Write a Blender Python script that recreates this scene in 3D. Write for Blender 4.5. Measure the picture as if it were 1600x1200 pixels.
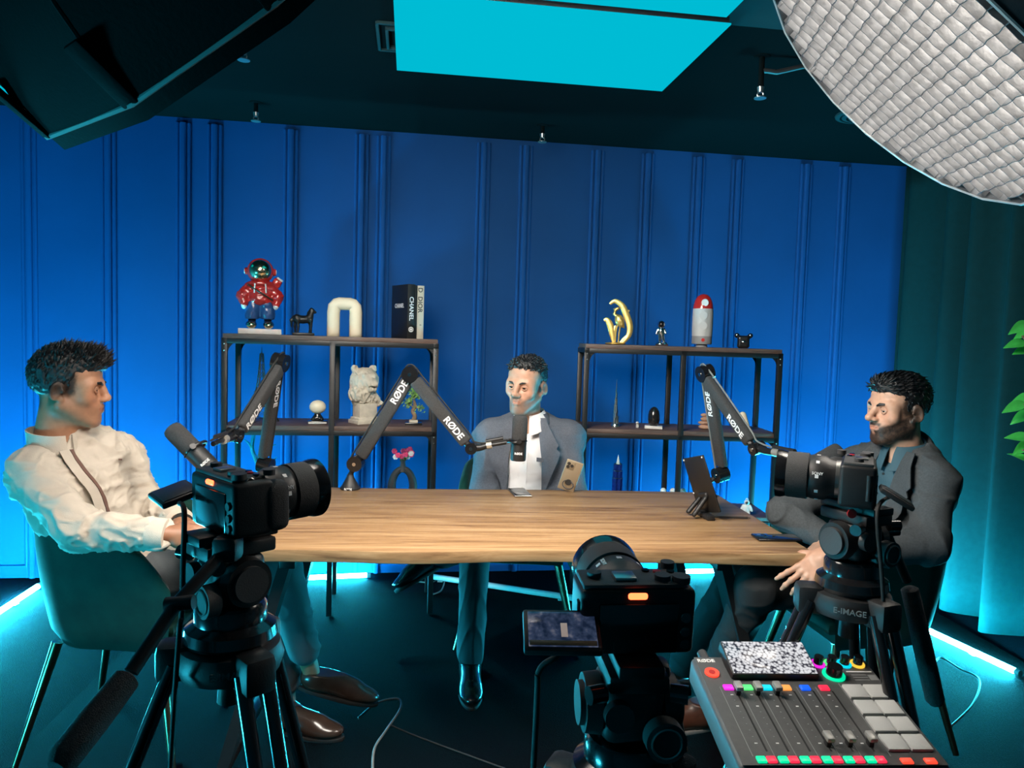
import bpy, bmesh, math, random
import numpy as np
from mathutils import Matrix, Vector, Euler

for o in list(bpy.data.objects): bpy.data.objects.remove(o)
SC = bpy.context.scene
COL = SC.collection
PI = math.pi
R = math.radians
random.seed(7)

# ------------------------------------------------------------------ camera
FPX, CAMH, PITCH, ROLL = 1150.0, 1.40, R(3.6), 0.030
cam_data = bpy.data.cameras.new('camera')
cam_data.sensor_width = 36.0
cam_data.lens = 36.0 * FPX / 1600.0
cam_data.clip_start = 0.02
cam = bpy.data.objects.new('camera', cam_data)
COL.objects.link(cam)
CAMR = Matrix.Rotation(PI / 2 - PITCH, 3, 'X') @ Matrix.Rotation(ROLL, 3, 'Z')
cam.matrix_world = Matrix.Translation((0, 0, CAMH)) @ CAMR.to_4x4()
SC.camera = cam

# ------------------------------------------------------------------ world, exposure
world = bpy.data.worlds.new('world'); SC.world = world
world.use_nodes = True
world.node_tree.nodes['Background'].inputs[0].default_value = (0.10, 0.16, 0.20, 1)
world.node_tree.nodes['Background'].inputs[1].default_value = 0.02
SC.view_settings.view_transform = 'Standard'
SC.view_settings.look = 'None'
SC.view_settings.exposure = 0.0
SC.view_settings.gamma = 1.0
SC.view_settings.use_curve_mapping = False
SC.cycles.max_bounces = 6
SC.cycles.diffuse_bounces = 3
SC.cycles.glossy_bounces = 3
SC.cycles.transmission_bounces = 5
SC.cycles.transparent_max_bounces = 6
SC.cycles.caustics_reflective = False
SC.cycles.caustics_refractive = False
SC.cycles.sample_clamp_indirect = 4.0
SC.cycles.use_denoising = True

# strengths of the lamps the room has (their meshes are built further down)
KEY_L, KEY_R = 47.0, 57.0            # the two softboxes
KEY_COL = (1.0, 0.91, 0.80)
TUBE_SIDE, TUBE_CURTAIN, TUBE_WALL = 1320.0, 1020.0, 480.0                         # cyan tubes on the floor
TUBE_COL = (0.030, 0.72, 1.0)
PANEL = 1.0                         # cyan ceiling panels
PANEL_COL = (0.0, 0.50, 0.66)
# ------------------------------------------------------------------ geometry helpers
def ray(x, y):
    return CAMR @ Vector(((x - 800) / FPX, -(y - 600) / FPX, -1.0))
def at(x, y, Y):                      # where the line of sight of a photo point meets the depth Y
    d = ray(x, y); return Vector((0, 0, CAMH)) + d * (Y / d.y)
def on(x, y, z=0.0):                  # where it meets the height z
    d = ray(x, y); return Vector((0, 0, CAMH)) + d * ((z - CAMH) / d.z)
V = Vector
YAW = R(8)
UW = V((math.cos(YAW), math.sin(YAW), 0)); VW = V((-math.sin(YAW), math.cos(YAW), 0))
WALL_O = V((0, 4.356, 0))
def wallpt(u, v, z): return WALL_O + UW * u + VW * v + V((0, 0, z))
def rooms(p):                         # world -> room (u, v)
    d = V((p[0], p[1], 0)) - WALL_O; return d.dot(UW), d.dot(VW)

def frame(fwd, up):
    f = V(fwd).normalized(); r = f.cross(V(up)).normalized(); u = r.cross(f).normalized()
    return Matrix((r, f, u)).transposed()        # columns right, forward, up

# ------------------------------------------------------------------ materials
MATS = {}
def mat(name, col, rough=0.5, metal=0.0, vary=0.0, vscale=8.0, bump=0.0, bscale=60.0, emit=0.0, ecol=None,
        trans=0.0, coat=0.0, sheen=0.0, attr=None, stretch=None, spec=None, sss=0.0, detail=4):
    if name in MATS: return MATS[name]
    m = bpy.data.materials.new(name); m.use_nodes = True
    nt = m.node_tree; b = nt.nodes['Principled BSDF']; L = nt.links.new
    b.inputs['Base Color'].default_value = (*col, 1)
    b.inputs['Roughness'].default_value = rough
    b.inputs['Metallic'].default_value = metal
    if coat: b.inputs['Coat Weight'].default_value = coat; b.inputs['Coat Roughness'].default_value = 0.08
    if sheen: b.inputs['Sheen Weight'].default_value = sheen; b.inputs['Sheen Roughness'].default_value = 0.4
    if trans: b.inputs['Transmission Weight'].default_value = trans
    if spec is not None: b.inputs['Specular IOR Level'].default_value = spec
    if sss: b.inputs['Subsurface Weight'].default_value = sss; b.inputs['Subsurface Radius'].default_value = (0.012, 0.005, 0.003); b.inputs['Subsurface Scale'].default_value = 0.6
    if emit:
        b.inputs['Emission Color'].default_value = (*(ecol or col), 1); b.inputs['Emission Strength'].default_value = emit
    tc = nt.nodes.new('ShaderNodeTexCoord'); src = tc.outputs['Object']
    if stretch:
        mp = nt.nodes.new('ShaderNodeMapping'); mp.inputs['Scale'].default_value = stretch
        L(src, mp.inputs['Vector']); src = mp.outputs['Vector']
    base = None
    if attr:
        a = nt.nodes.new('ShaderNodeAttribute'); a.attribute_name = attr; base = a.outputs['Color']
        L(base, b.inputs['Base Color'])
    if vary:
        n = nt.nodes.new('ShaderNodeTexNoise'); n.inputs['Scale'].default_value = vscale; n.inputs['Detail'].default_value = detail
        L(src, n.inputs['Vector'])
        mx = nt.nodes.new('ShaderNodeMix'); mx.data_type = 'RGBA'; mx.blend_type = 'MULTIPLY'; mx.inputs['Factor'].default_value = 1.0
        rp = nt.nodes.new('ShaderNodeMapRange'); rp.inputs['From Min'].default_value = .3; rp.inputs['From Max'].default_value = .7
        rp.inputs['To Min'].default_value = 1 - vary; rp.inputs['To Max'].default_value = 1 + vary
        L(n.outputs['Fac'], rp.inputs['Value'])
        if base is not None: L(base, mx.inputs['A'])
        else: mx.inputs['A'].default_value = (*col, 1)
        L(rp.outputs['Result'], mx.inputs['B']); L(mx.outputs['Result'], b.inputs['Base Color'])
    if bump:
        n2 = nt.nodes.new('ShaderNodeTexNoise'); n2.inputs['Scale'].default_value = bscale; n2.inputs['Detail'].default_value = 3
        L(src, n2.inputs['Vector'])
        bp = nt.nodes.new('ShaderNodeBump'); bp.inputs['Strength'].default_value = bump; bp.inputs['Distance'].default_value = 0.004
        L(n2.outputs['Fac'], bp.inputs['Height']); L(bp.outputs['Normal'], b.inputs['Normal'])
    MATS[name] = m
    return m

def wood_mat(name, dark, light, mid, axis_scale, rough=0.42):
    m = bpy.data.materials.new(name); m.use_nodes = True
    nt = m.node_tree; b = nt.nodes['Principled BSDF']; L = nt.links.new
    tc = nt.nodes.new('ShaderNodeTexCoord'); mp = nt.nodes.new('ShaderNodeMapping'); mp.inputs['Scale'].default_value = axis_scale
    L(tc.outputs['Object'], mp.inputs['Vector'])
    n = nt.nodes.new('ShaderNodeTexNoise'); n.inputs['Scale'].default_value = 5.0; n.inputs['Detail'].default_value = 7; n.inputs['Roughness'].default_value = .62
    n.inputs['Distortion'].default_value = .6
    L(mp.outputs['Vector'], n.inputs['Vector'])
    cr = nt.nodes.new('ShaderNodeValToRGB'); e = cr.color_ramp.elements
    e[0].position = .30; e[0].color = (*dark, 1); e[1].position = .68; e[1].color = (*light, 1)
    x = cr.color_ramp.elements.new(.47); x.color = (*mid, 1)
    L(n.outputs['Fac'], cr.inputs['Fac']); L(cr.outputs['Color'], b.inputs['Base Color'])
    bp = nt.nodes.new('ShaderNodeBump'); bp.inputs['Strength'].default_value = .12; bp.inputs['Distance'].default_value = .002
    L(n.outputs['Fac'], bp.inputs['Height']); L(bp.outputs['Normal'], b.inputs['Normal'])
    b.inputs['Roughness'].default_value = rough
    MATS[name] = m
    return m

def lamp_mat(name, col, strength, base=.8):
    m = bpy.data.materials.new(name); m.use_nodes = True
    b = m.node_tree.nodes['Principled BSDF']
    b.inputs['Base Color'].default_value = (base, base, base, 1)
    b.inputs['Emission Color'].default_value = (*col, 1); b.inputs['Emission Strength'].default_value = strength
    MATS[name] = m
    return m

# ------------------------------------------------------------------ scene tree
XF = {}
def tag(o, label=None, cat=None, group=None, kind=None):
    if label: o['label'] = label
    if cat: o['category'] = cat
    if group: o['group'] = group
    if kind: o['kind'] = kind
    return o
def thing(name, label, cat, loc=(0, 0, 0), rz=0.0, group=None, rot=None):
    o = bpy.data.objects.new(name, None); o.empty_display_size = .05; COL.objects.link(o)
    M = Matrix.Translation(loc) @ (rot.to_4x4() if rot is not None else Matrix.Rotation(rz, 4, 'Z'))
    o.matrix_world = M; XF[o.name] = M
    return tag(o, label, cat, group)
def root_m(o):
    while o is not None:
        if o.name in XF: return XF[o.name]
        o = o.parent
    return Matrix.Identity(4)

class MB:
    """collects shapes; build() links them as one mesh object"""
    def __init__(s): s.v = []; s.f = []; s.c = None
    def add(s, vs, fs, M=None):
        n = len(s.v)
        if M is not None: vs = [M @ V(p) for p in vs]
        s.v.extend([tuple(p) for p in vs]); s.f.extend([tuple(i + n for i in f) for f in fs]); return s
    def bm(s, bm, M=None):
        bm.verts.index_update()
        s.add([v.co.copy() for v in bm.verts], [[v.index for v in f.verts] for f in bm.faces], M); bm.free(); return s
    def box(s, c, d, bev=0.0, M=None, rot=None, seg=2):
        bm = bmesh.new(); bmesh.ops.create_cube(bm, size=1.0)
        for v in bm.verts: v.co = V((v.co.x * d[0], v.co.y * d[1], v.co.z * d[2]))
        if bev: bmesh.ops.bevel(bm, geom=list(bm.edges), offset=min(bev, min(d) * .49), segments=seg, profile=.5, affect='EDGES')
        T = Matrix.Translation(c)
        if rot is not None: T = T @ rot.to_4x4()
        return s.bm(bm, (M @ T) if M is not None else T)
    def cyl(s, a, b, r0, r1=None, n=16, M=None, cap=True):
        a = V(a); b = V(b); r1 = r0 if r1 is None else r1
        d = (b - a).normalized(); u = d.orthogonal().normalized(); w = d.cross(u)
        vs = []; fs = []
        for p, r in ((a, r0), (b, r1)):
            for i in range(n):
                t = 2 * PI * i / n; vs.append(p + u * (r * math.cos(t)) + w * (r * math.sin(t)))
        for i in range(n): j = (i + 1) % n; fs.append((i, j, n + j, n + i))
        if cap: fs.append(tuple(range(n - 1, -1, -1))); fs.append(tuple(range(n, 2 * n)))
        return s.add(vs, fs, M)
    def tube(s, pts, r, n=8, M=None, flat=None, closed=False, flatw=1.0):
        pts = [V(p) for p in pts]; k = len(pts)
        rs = r if isinstance(r, (list, tuple)) else [r] * k
        vs = []; fs = []; u = None
        for i, p in enumerate(pts):
            if closed: t = (pts[(i + 1) % k] - pts[i - 1]).normalized()
            else: t = (pts[min(i + 1, k - 1)] - pts[max(i - 1, 0)]).normalized()
            if u is None: u = (V((0, 0, 1)) - t * t.z); u = u.normalized() if u.length > .05 else t.orthogonal().normalized()
            else: u = (u - t * u.dot(t)).normalized()
            w = t.cross(u)
            for j in range(n):
                a = 2 * PI * j / n; vs.append(p + (u * math.cos(a) * (flat or 1) + w * math.sin(a) * flatw) * rs[i])
        for i in range(k if closed else k - 1):
            i2 = (i + 1) % k
            for j in range(n): j2 = (j + 1) % n; fs.append((i * n + j, i * n + j2, i2 * n + j2, i2 * n + j))
        if not closed: fs.append(tuple(range(n - 1, -1, -1))); fs.append(tuple(range((k - 1) * n, k * n)))
        return s.add(vs, fs, M)
    def lathe(s, prof, n=24, M=None):
        vs = []; fs = []; k = len(prof)
        for r, z in prof:
            for i in range(n): t = 2 * PI * i / n; vs.append(V((max(r, 1e-5) * math.cos(t), max(r, 1e-5) * math.sin(t), z)))
        for i in range(k - 1):
            for j in range(n): j2 = (j + 1) % n; fs.append((i * n + j, i * n + j2, (i + 1) * n + j2, (i + 1) * n + j))
        fs.append(tuple(range(n - 1, -1, -1))); fs.append(tuple(range((k - 1) * n, k * n)))
        return s.add(vs, fs, M)
    def ball(s, c, r, n=16, M=None, rot=None):
        if not isinstance(r, (list, tuple)): r = (r, r, r)
        bm = bmesh.new(); bmesh.ops.create_uvsphere(bm, u_segments=n, v_segments=max(6, n * 2 // 3), radius=1.0)
        for v in bm.verts: v.co = V((v.co.x * r[0], v.co.y * r[1], v.co.z * r[2]))
        T = Matrix.Translation(c)
        if rot is not None: T = T @ rot.to_4x4()
        return s.bm(bm, (M @ T) if M is not None else T)
    def prism(s, poly, h, M=None, bev=0.0):
        """poly in xy, from z=0 to h"""
        n = len(poly)
        vs = [V((x, y, 0)) for x, y in poly] + [V((x, y, h)) for x, y in poly]
        fs = [tuple(range(n - 1, -1, -1)), tuple(range(n, 2 * n))] + [(i, (i + 1) % n, n + (i + 1) % n, n + i) for i in range(n)]
        if bev:
            bm = bmesh.new(); bv = [bm.verts.new(v) for v in vs]
            for f in fs: bm.faces.new([bv[i] for i in f])
            bmesh.ops.recalc_face_normals(bm, faces=bm.faces)
            ed = [e for e in bm.edges if abs(e.verts[0].co.z - e.verts[1].co.z) < 1e-6]
            bmesh.ops.bevel(bm, geom=ed, offset=bev, segments=2, profile=.5, affect='EDGES')
            return s.bm(bm, M)
        return s.add(vs, fs, M)
    def torus(s, c, R0, r, n=24, m=8, M=None, rot=None, arc=2 * PI):
        pts = [V((R0 * math.cos(arc * i / n), R0 * math.sin(arc * i / n), 0)) for i in range(n if arc > 6.28 else n + 1)]
        T = Matrix.Translation(c)
        if rot is not None: T = T @ rot.to_4x4()
        if M is not None: T = M @ T
        return s.tube(pts, r, m, T, closed=arc > 6.28)
    def grid(s, P, M=None, thick=None):
        """P rows of points; a sheet, or a slab if thick (vector or float along the sheet normal)"""
        a = len(P); b = len(P[0]); flat = [V(p) for row in P for p in row]
        fs = [(i * b + j, i * b + j + 1, (i + 1) * b + j + 1, (i + 1) * b + j) for i in range(a - 1) for j in range(b - 1)]
        if thick is None: return s.add(flat, fs, M)
        if isinstance(thick, (int, float)):
            nr = []
            for i in range(a):
                for j in range(b):
                    du = V(P[min(i + 1, a - 1)][j]) - V(P[max(i - 1, 0)][j]); dv = V(P[i][min(j + 1, b - 1)]) - V(P[i][max(j - 1, 0)])
                    nr.append(du.cross(dv).normalized() * thick)
        else: nr = [V(thick)] * (a * b)
        N = a * b; vs = flat + [p + q for p, q in zip(flat, nr)]
        f2 = [tuple(i + N for i in reversed(f)) for f in fs]
        def e(i, j): return i * b + j
        rim = [e(i, 0) for i in range(a)] + [e(a - 1, j) for j in range(1, b)] + [e(i, b - 1) for i in range(a - 2, -1, -1)] + [e(0, j) for j in range(b - 2, 0, -1)]
        f3 = [(rim[k], rim[(k + 1) % len(rim)], rim[(k + 1) % len(rim)] + N, rim[k] + N) for k in range(len(rim))]
        return s.add(vs, fs + f2 + f3, M)
    def build(s, name, m, parent=None, world=False, smooth=40, fix=True, mods=None):
        vs = s.v
        if world and parent is not None:
            I = root_m(parent).inverted(); vs = [I @ V(p) for p in vs]
        me = bpy.data.meshes.new(name); me.from_pydata([tuple(p) for p in vs], [], s.f); me.update()
        if fix:
            bm = bmesh.new(); bm.from_mesh(me); bmesh.ops.recalc_face_normals(bm, faces=bm.faces); bm.to_mesh(me); bm.free()
        return link_mesh(name, me, m, parent, smooth)

def link_mesh(name, me, m, parent=None, smooth=40):
    if smooth:
        me.polygons.foreach_set('use_smooth', [True] * len(me.polygons))
        if smooth < 180: me.set_sharp_from_angle(angle=R(smooth))
    if isinstance(m, str): m = MATS[m]
    if m is not None: me.materials.append(m)
    o = bpy.data.objects.new(name, me); COL.objects.link(o)
    if parent is not None: o.parent = parent
    return o
def inst(src, parent=None, loc=None, rot=None, m=None):
    o = src.copy(); COL.objects.link(o); o.parent = parent if parent is not None else src.parent
    if loc is not None: o.location = loc
    if rot is not None: o.rotation_euler = rot
    return o
def copy_tree(o, M, label, parent=None):
    c = o.copy(); COL.objects.link(c)
    if parent is None:
        c.matrix_world = M; XF[c.name] = M; c['label'] = label
    else: c.parent = parent
    for ch in list(o.children): copy_tree(ch, None, None, c)
    return c

def text_mb(s, size, depth=0.0006, bold=0.0, align='CENTER', space=1.0):
    """lettering in the xy plane, raised along z"""
    cu = bpy.data.curves.new('lettering', 'FONT'); cu.body = s; cu.size = size; cu.extrude = depth / 2
    cu.align_x = align; cu.align_y = 'CENTER'; cu.offset = bold * size; cu.resolution_u = 3; cu.space_character = space
    o = bpy.data.objects.new('lettering', cu); COL.objects.link(o)
    me = bpy.data.meshes.new_from_object(o.evaluated_get(bpy.context.evaluated_depsgraph_get()))
    b = MB(); b.add([v.co.copy() for v in me.vertices], [tuple(p.vertices) for p in me.polygons])
    bpy.data.objects.remove(o); bpy.data.curves.remove(cu); bpy.data.meshes.remove(me)
    return b
def put_text(s, size, M, m, parent, bold=0.012, world=True, name='lettering', space=1.0):
    t = text_mb(s, size, .0008, bold, space=space); t.v = [tuple(M @ V(p)) for p in t.v]
    return t.build(name, m, parent, world=world, smooth=0, fix=False)

# ------------------------------------------------------------------ rounded solids by distance field
RNG = np.random.default_rng(5)
LAT = RNG.random((64, 64, 64)).astype(np.float32)
def vnoise(p):
    i = np.floor(p).astype(int); f = p - i; f = f * f * (3 - 2 * f); i &= 63; j = (i + 1) & 63
    r = 0
    for a in (0, 1):
        for b in (0, 1):
            for c in (0, 1):
                w = (f[:, 0] if a else 1 - f[:, 0]) * (f[:, 1] if b else 1 - f[:, 1]) * (f[:, 2] if c else 1 - f[:, 2])
                r = r + w * LAT[(j if a else i)[:, 0], (j if b else i)[:, 1], (j if c else i)[:, 2]]
    return r * 2 - 1
class Field:
    def __init__(s, lo, hi, h):
        s.lo = np.array(lo, float); s.h = h
        s.n = np.ceil((np.array(hi, float) - s.lo) / h).astype(int) + 1
        s.F = np.full(s.n, 1.0, np.float32)
    def _win(s, lo, hi, k):
        m = k * 1.2 + 3 * s.h
        a = np.clip(np.floor((np.array(lo) - m - s.lo) / s.h).astype(int), 0, s.n)
        b = np.clip(np.ceil((np.array(hi) + m - s.lo) / s.h).astype(int) + 1, 0, s.n)
        if np.any(b <= a): return None
        ax = [s.lo[i] + s.h * np.arange(a[i], b[i]) for i in range(3)]
        X, Y, Z = np.meshgrid(*ax, indexing='ij', sparse=True)
        return (slice(a[0], b[0]), slice(a[1], b[1]), slice(a[2], b[2])), X, Y, Z
    def _put(s, w, d, k, op):
        a = s.F[w]; d = d.astype(np.float32)
        if op == '+':
            if k > 0:
                t = np.maximum(k - np.abs(a - d), 0) / k; s.F[w] = np.minimum(a, d) - t * t * k * .25
            else: s.F[w] = np.minimum(a, d)
        else:
            d = -d
            if k > 0:
                t = np.maximum(k - np.abs(a - d), 0) / k; s.F[w] = np.maximum(a, d) + t * t * k * .25
            else: s.F[w] = np.maximum(a, d)
    def ell(s, c, r, rot=None, k=.01, op='+'):
        c = np.array(c, float); r = np.array(r if not isinstance(r, (int, float)) else (r, r, r), float)
        m = r.max() if rot is not None else r
        w = s._win(c - m, c + m, k)
        if w is None: return s
        sl, X, Y, Z = w; X = X - c[0]; Y = Y - c[1]; Z = Z - c[2]
        if rot is not None:
            q = np.array(rot)[:3, :3]
            X, Y, Z = (q[0, 0] * X + q[1, 0] * Y + q[2, 0] * Z, q[0, 1] * X + q[1, 1] * Y + q[2, 1] * Z, q[0, 2] * X + q[1, 2] * Y + q[2, 2] * Z)
        k0 = np.sqrt((X / r[0]) ** 2 + (Y / r[1]) ** 2 + (Z / r[2]) ** 2)
        k1 = np.sqrt((X / r[0] ** 2) ** 2 + (Y / r[1] ** 2) ** 2 + (Z / r[2] ** 2) ** 2) + 1e-9
        s._put(sl, np.where(k0 < .05, -r.min(), k0 * (k0 - 1) / k1), k, op); return s
    def cap(s, a, b, ra, rb=None, k=.01, op='+'):
        a = np.array(a, float); b = np.array(b, float); rb = ra if rb is None else rb; m = max(ra, rb)
        w = s._win(np.minimum(a, b) - m, np.maximum(a, b) + m, k)
        if w is None: return s
        sl, X, Y, Z = w; d = b - a; L2 = max(d @ d, 1e-12)
        t = np.clip(((X - a[0]) * d[0] + (Y - a[1]) * d[1] + (Z - a[2]) * d[2]) / L2, 0, 1)
        q = np.sqrt((X - a[0] - t * d[0]) ** 2 + (Y - a[1] - t * d[1]) ** 2 + (Z - a[2] - t * d[2]) ** 2)
        s._put(sl, q - (ra + (rb - ra) * t), k, op); return s
    def chain(s, pts, rs, k=.01, op='+'):
        for i in range(len(pts) - 1): s.cap(pts[i], pts[i + 1], rs[i], rs[i + 1], k, op)
        return s
    def box(s, c, hd, rad=0.0, rot=None, k=.01, op='+'):
        c = np.array(c, float); hd = np.array(hd, float); m = np.linalg.norm(hd) if rot is not None else hd
        w = s._win(c - m, c + m, k)
        if w is None: return s
        sl, X, Y, Z = w; X = X - c[0]; Y = Y - c[1]; Z = Z - c[2]
        if rot is not None:
            q = np.array(rot)[:3, :3]
            X, Y, Z = (q[0, 0] * X + q[1, 0] * Y + q[2, 0] * Z, q[0, 1] * X + q[1, 1] * Y + q[2, 1] * Z, q[0, 2] * X + q[1, 2] * Y + q[2, 2] * Z)
        qx, qy, qz = np.abs(X) - hd[0] + rad, np.abs(Y) - hd[1] + rad, np.abs(Z) - hd[2] + rad
        d = np.sqrt(np.maximum(qx, 0) ** 2 + np.maximum(qy, 0) ** 2 + np.maximum(qz, 0) ** 2) + np.minimum(np.maximum(np.maximum(qx, qy), qz), 0) - rad
        s._put(sl, d, k, op); return s
    def cut(s, p, n):
        """keep the side the normal points away from"""
        n = np.array(V(n).normalized()); p = np.array(p)
        ax = [s.lo[i] + s.h * np.arange(s.n[i]) for i in range(3)]
        X, Y, Z = np.meshgrid(*ax, indexing='ij', sparse=True)
        s.F = np.maximum(s.F, ((X - p[0]) * n[0] + (Y - p[1]) * n[1] + (Z - p[2]) * n[2]).astype(np.float32)); return s
    def grow(s, d): s.F = s.F - np.float32(d); return s
    def sample(s, P):
        q = (np.asarray(P) - s.lo) / s.h; i = np.clip(np.floor(q).astype(int), 0, s.n - 2); f = np.clip(q - i, 0, 1)
        r = 0
        for a in (0, 1):
            for b in (0, 1):
                for c in (0, 1):
                    w = (f[:, 0] if a else 1 - f[:, 0]) * (f[:, 1] if b else 1 - f[:, 1]) * (f[:, 2] if c else 1 - f[:, 2])
                    r = r + w * s.F[i[:, 0] + a, i[:, 1] + b, i[:, 2] + c]
        return r
    def cast(s, P, d, dist, step=None):
        """move points along d until the surface; returns hit points (or the start where none is met)"""
        P = np.asarray(P, float).copy(); d = np.array(V(d).normalized()); step = step or s.h * .5
        out = P.copy(); done = np.zeros(len(P), bool)
        for k in range(int(dist / step)):
            q = P + d * (k * step); hit = (s.sample(q) < 0) & ~done
            out[hit] = q[hit]; done |= hit
        return out, done
    def net(s):
        F = s.F; S = F < 0; n = s.n
        c = [S[a:n[0] - 1 + a, b:n[1] - 1 + b, e:n[2] - 1 + e] for a in (0, 1) for b in (0, 1) for e in (0, 1)]
        al = c[0].copy(); an = c[0].copy()
        for x in c[1:]: al &= x; an |= x
        I = np.argwhere(an & ~al)
        if len(I) == 0: return np.zeros((0, 3)), np.zeros((0, 4), int)
        ID = np.full(n - 1, -1, np.int32); ID[I[:, 0], I[:, 1], I[:, 2]] = np.arange(len(I))
        pos = np.zeros((len(I), 3)); cnt = np.zeros(len(I))
        cs = [(a, b, e) for a in (0, 1) for b in (0, 1) for e in (0, 1)]
        val = {q: F[I[:, 0] + q[0], I[:, 1] + q[1], I[:, 2] + q[2]] for q in cs}
        for q in cs:
            for ax in range(3):
                if q[ax]: continue
                q2 = list(q); q2[ax] = 1; q2 = tuple(q2)
                v0, v1 = val[q], val[q2]; x = (v0 < 0) != (v1 < 0); t = v0 / np.where(v0 == v1, 1, v0 - v1)
                e = np.array(q, float)[None, :] + np.zeros((len(I), 1)); e[:, ax] = t
                pos[x] += e[x]; cnt[x] += 1
        vs = s.lo + s.h * (I + pos / cnt[:, None])
        fs = []
        for ax in range(3):
            b, c2 = [(1, 2), (2, 0), (0, 1)][ax]
            s0 = [slice(None)] * 3; s1 = [slice(None)] * 3; s0[ax] = slice(0, -1); s1[ax] = slice(1, None)
            A = S[tuple(s0)]; B = S[tuple(s1)]; E = np.argwhere(A != B)
            E = E[(E[:, b] > 0) & (E[:, c2] > 0) & (E[:, b] < n[b] - 1) & (E[:, c2] < n[c2] - 1)]
            if not len(E): continue
            ins = A[E[:, 0], E[:, 1], E[:, 2]]
            def g(db, dc):
                q = E.copy(); q[:, b] += db; q[:, c2] += dc; return ID[q[:, 0], q[:, 1], q[:, 2]]
            qd = np.stack([g(-1, -1), g(0, -1), g(0, 0), g(-1, 0)], 1)
            qd[~ins] = qd[~ins][:, ::-1]; fs.append(qd)
        return vs, np.concatenate(fs)
def relax(vs, fs, it=2, lam=.5):
    e = np.concatenate([fs[:, [0, 1]], fs[:, [1, 2]], fs[:, [2, 3]], fs[:, [3, 0]]]); e = np.concatenate([e, e[:, ::-1]])
    c = np.bincount(e[:, 0], minlength=len(vs))[:, None]
    for _ in range(it):
        a = np.stack([np.bincount(e[:, 0], weights=vs[e[:, 1], k], minlength=len(vs)) for k in range(3)], 1) / np.maximum(c, 1)
        vs = vs + lam * (a - vs)
    return vs
def normals(vs, fs):
    n = np.cross(vs[fs[:, 2]] - vs[fs[:, 0]], vs[fs[:, 3]] - vs[fs[:, 1]]); o = np.zeros_like(vs)
    for k in range(4):
        for a in range(3): o[:, a] += np.bincount(fs[:, k], weights=n[:, a], minlength=len(vs))
    return o / (np.linalg.norm(o, axis=1)[:, None] + 1e-12)
def solid(name, fld, m, parent=None, world=False, it=2, M=None, col=None, disp=None, smooth=180):
    """mesh of a field (or list of fields) as one object; M local->world; col(p)->rgb per vertex; disp(p)->offset along the normal"""
    VS = []; FS = []; CS = []; n0 = 0
    for fl in (fld if isinstance(fld, list) else [fld]):
        m4 = M; cf = col
        if isinstance(fl, tuple): fl, m4, cf = fl
        vs, fs = fl.net()
        if not len(vs): continue
        if it: vs = relax(vs, fs, it)
        if disp is not None: vs = vs + normals(vs, fs) * disp(vs)[:, None]
        CS.append(cf(vs) if cf else np.ones((len(vs), 3)) * .5)
        if m4 is not None:
            A = np.array(m4); vs = vs @ A[:3, :3].T + A[:3, 3]
        VS.append(vs); FS.append(fs + n0); n0 += len(vs)
    vs = np.concatenate(VS); fs = np.concatenate(FS)
    if world and parent is not None:
        A = np.array(root_m(parent).inverted()); vs = vs @ A[:3, :3].T + A[:3, 3]
    me = bpy.data.meshes.new(name); me.vertices.add(len(vs)); me.vertices.foreach_set('co', vs.astype(np.float32).ravel())
    me.loops.add(fs.size); me.loops.foreach_set('vertex_index', fs.astype(np.int32).ravel())
    me.polygons.add(len(fs)); me.polygons.foreach_set('loop_start', np.arange(0, fs.size, 4, dtype=np.int32))
    me.update(calc_edges=True); me.validate()
    if col is not None or any(isinstance(x, tuple) for x in (fld if isinstance(fld, list) else [])):
        c = np.concatenate(CS); ca = me.color_attributes.new('Col', 'FLOAT_COLOR', 'POINT')
        ca.data.foreach_set('color', np.concatenate([c, np.ones((len(c), 1))], 1).astype(np.float32).ravel())
    return link_mesh(name, me, m, parent, smooth)
# ------------------------------------------------------------------ materials in use
mat('wall_blue', (0.0075, 0.064, 0.215), .7, vary=.05, vscale=3, bump=.05, bscale=120, spec=.12)
mat('ceiling_dark', (0.0025, 0.0046, 0.005), .9, vary=.06, vscale=5, spec=.05)
mat('ceiling_light', (0.016, 0.038, 0.042), .9, vary=.05, vscale=5, spec=.1)
mat('wall_plain', (0.05, 0.07, 0.08), .8, vary=.05)
mat('carpet', (0.0024, 0.0036, 0.0072), .97, vary=.35, vscale=90, bump=.8, bscale=260, spec=.05)
mat('rug', (0.0009, 0.0012, 0.0019), .98, vary=.4, vscale=120, bump=.9, bscale=320, spec=.04)
mat('curtain_green', (0.003, 0.025, 0.027), .8, vary=.08, vscale=30, bump=.25, bscale=350, spec=.1)
mat('velvet_green', (0.003, 0.040, 0.030), .7, vary=.22, vscale=14, bump=.15, bscale=300, sheen=.12, spec=.2)
mat('black_metal', (0.012, 0.012, 0.013), .42, .2, vary=.15, vscale=30)
mat('black_gloss', (0.008, 0.008, 0.009), .18, vary=.1, coat=.4)
mat('black_plastic', (0.014, 0.014, 0.015), .48, vary=.12, vscale=50, bump=.1, bscale=500)
mat('grey_plastic', (0.05, 0.05, 0.052), .55, vary=.1, bump=.1, bscale=400)
mat('black_rubber', (0.010, 0.010, 0.010), .7, vary=.1)
mat('foam', (0.045, 0.046, 0.048), .95, vary=.2, vscale=200, bump=.8, bscale=700)
mat('dark_grey_metal', (0.055, 0.055, 0.057), .45, .5, vary=.1)
mat('chrome', (0.75, 0.75, 0.76), .12, 1.0, vary=.04)
mat('brushed', (0.45, 0.44, 0.42), .3, 1.0, vary=.1)
mat('brass_leg', (0.22, 0.19, 0.12), .28, 1.0, vary=.15, vscale=20)
mat('gold', (0.90, 0.64, 0.20), .38, .85, vary=.1, vscale=40)
mat('white_plastic', (0.72, 0.72, 0.70), .4, vary=.03)
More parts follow.
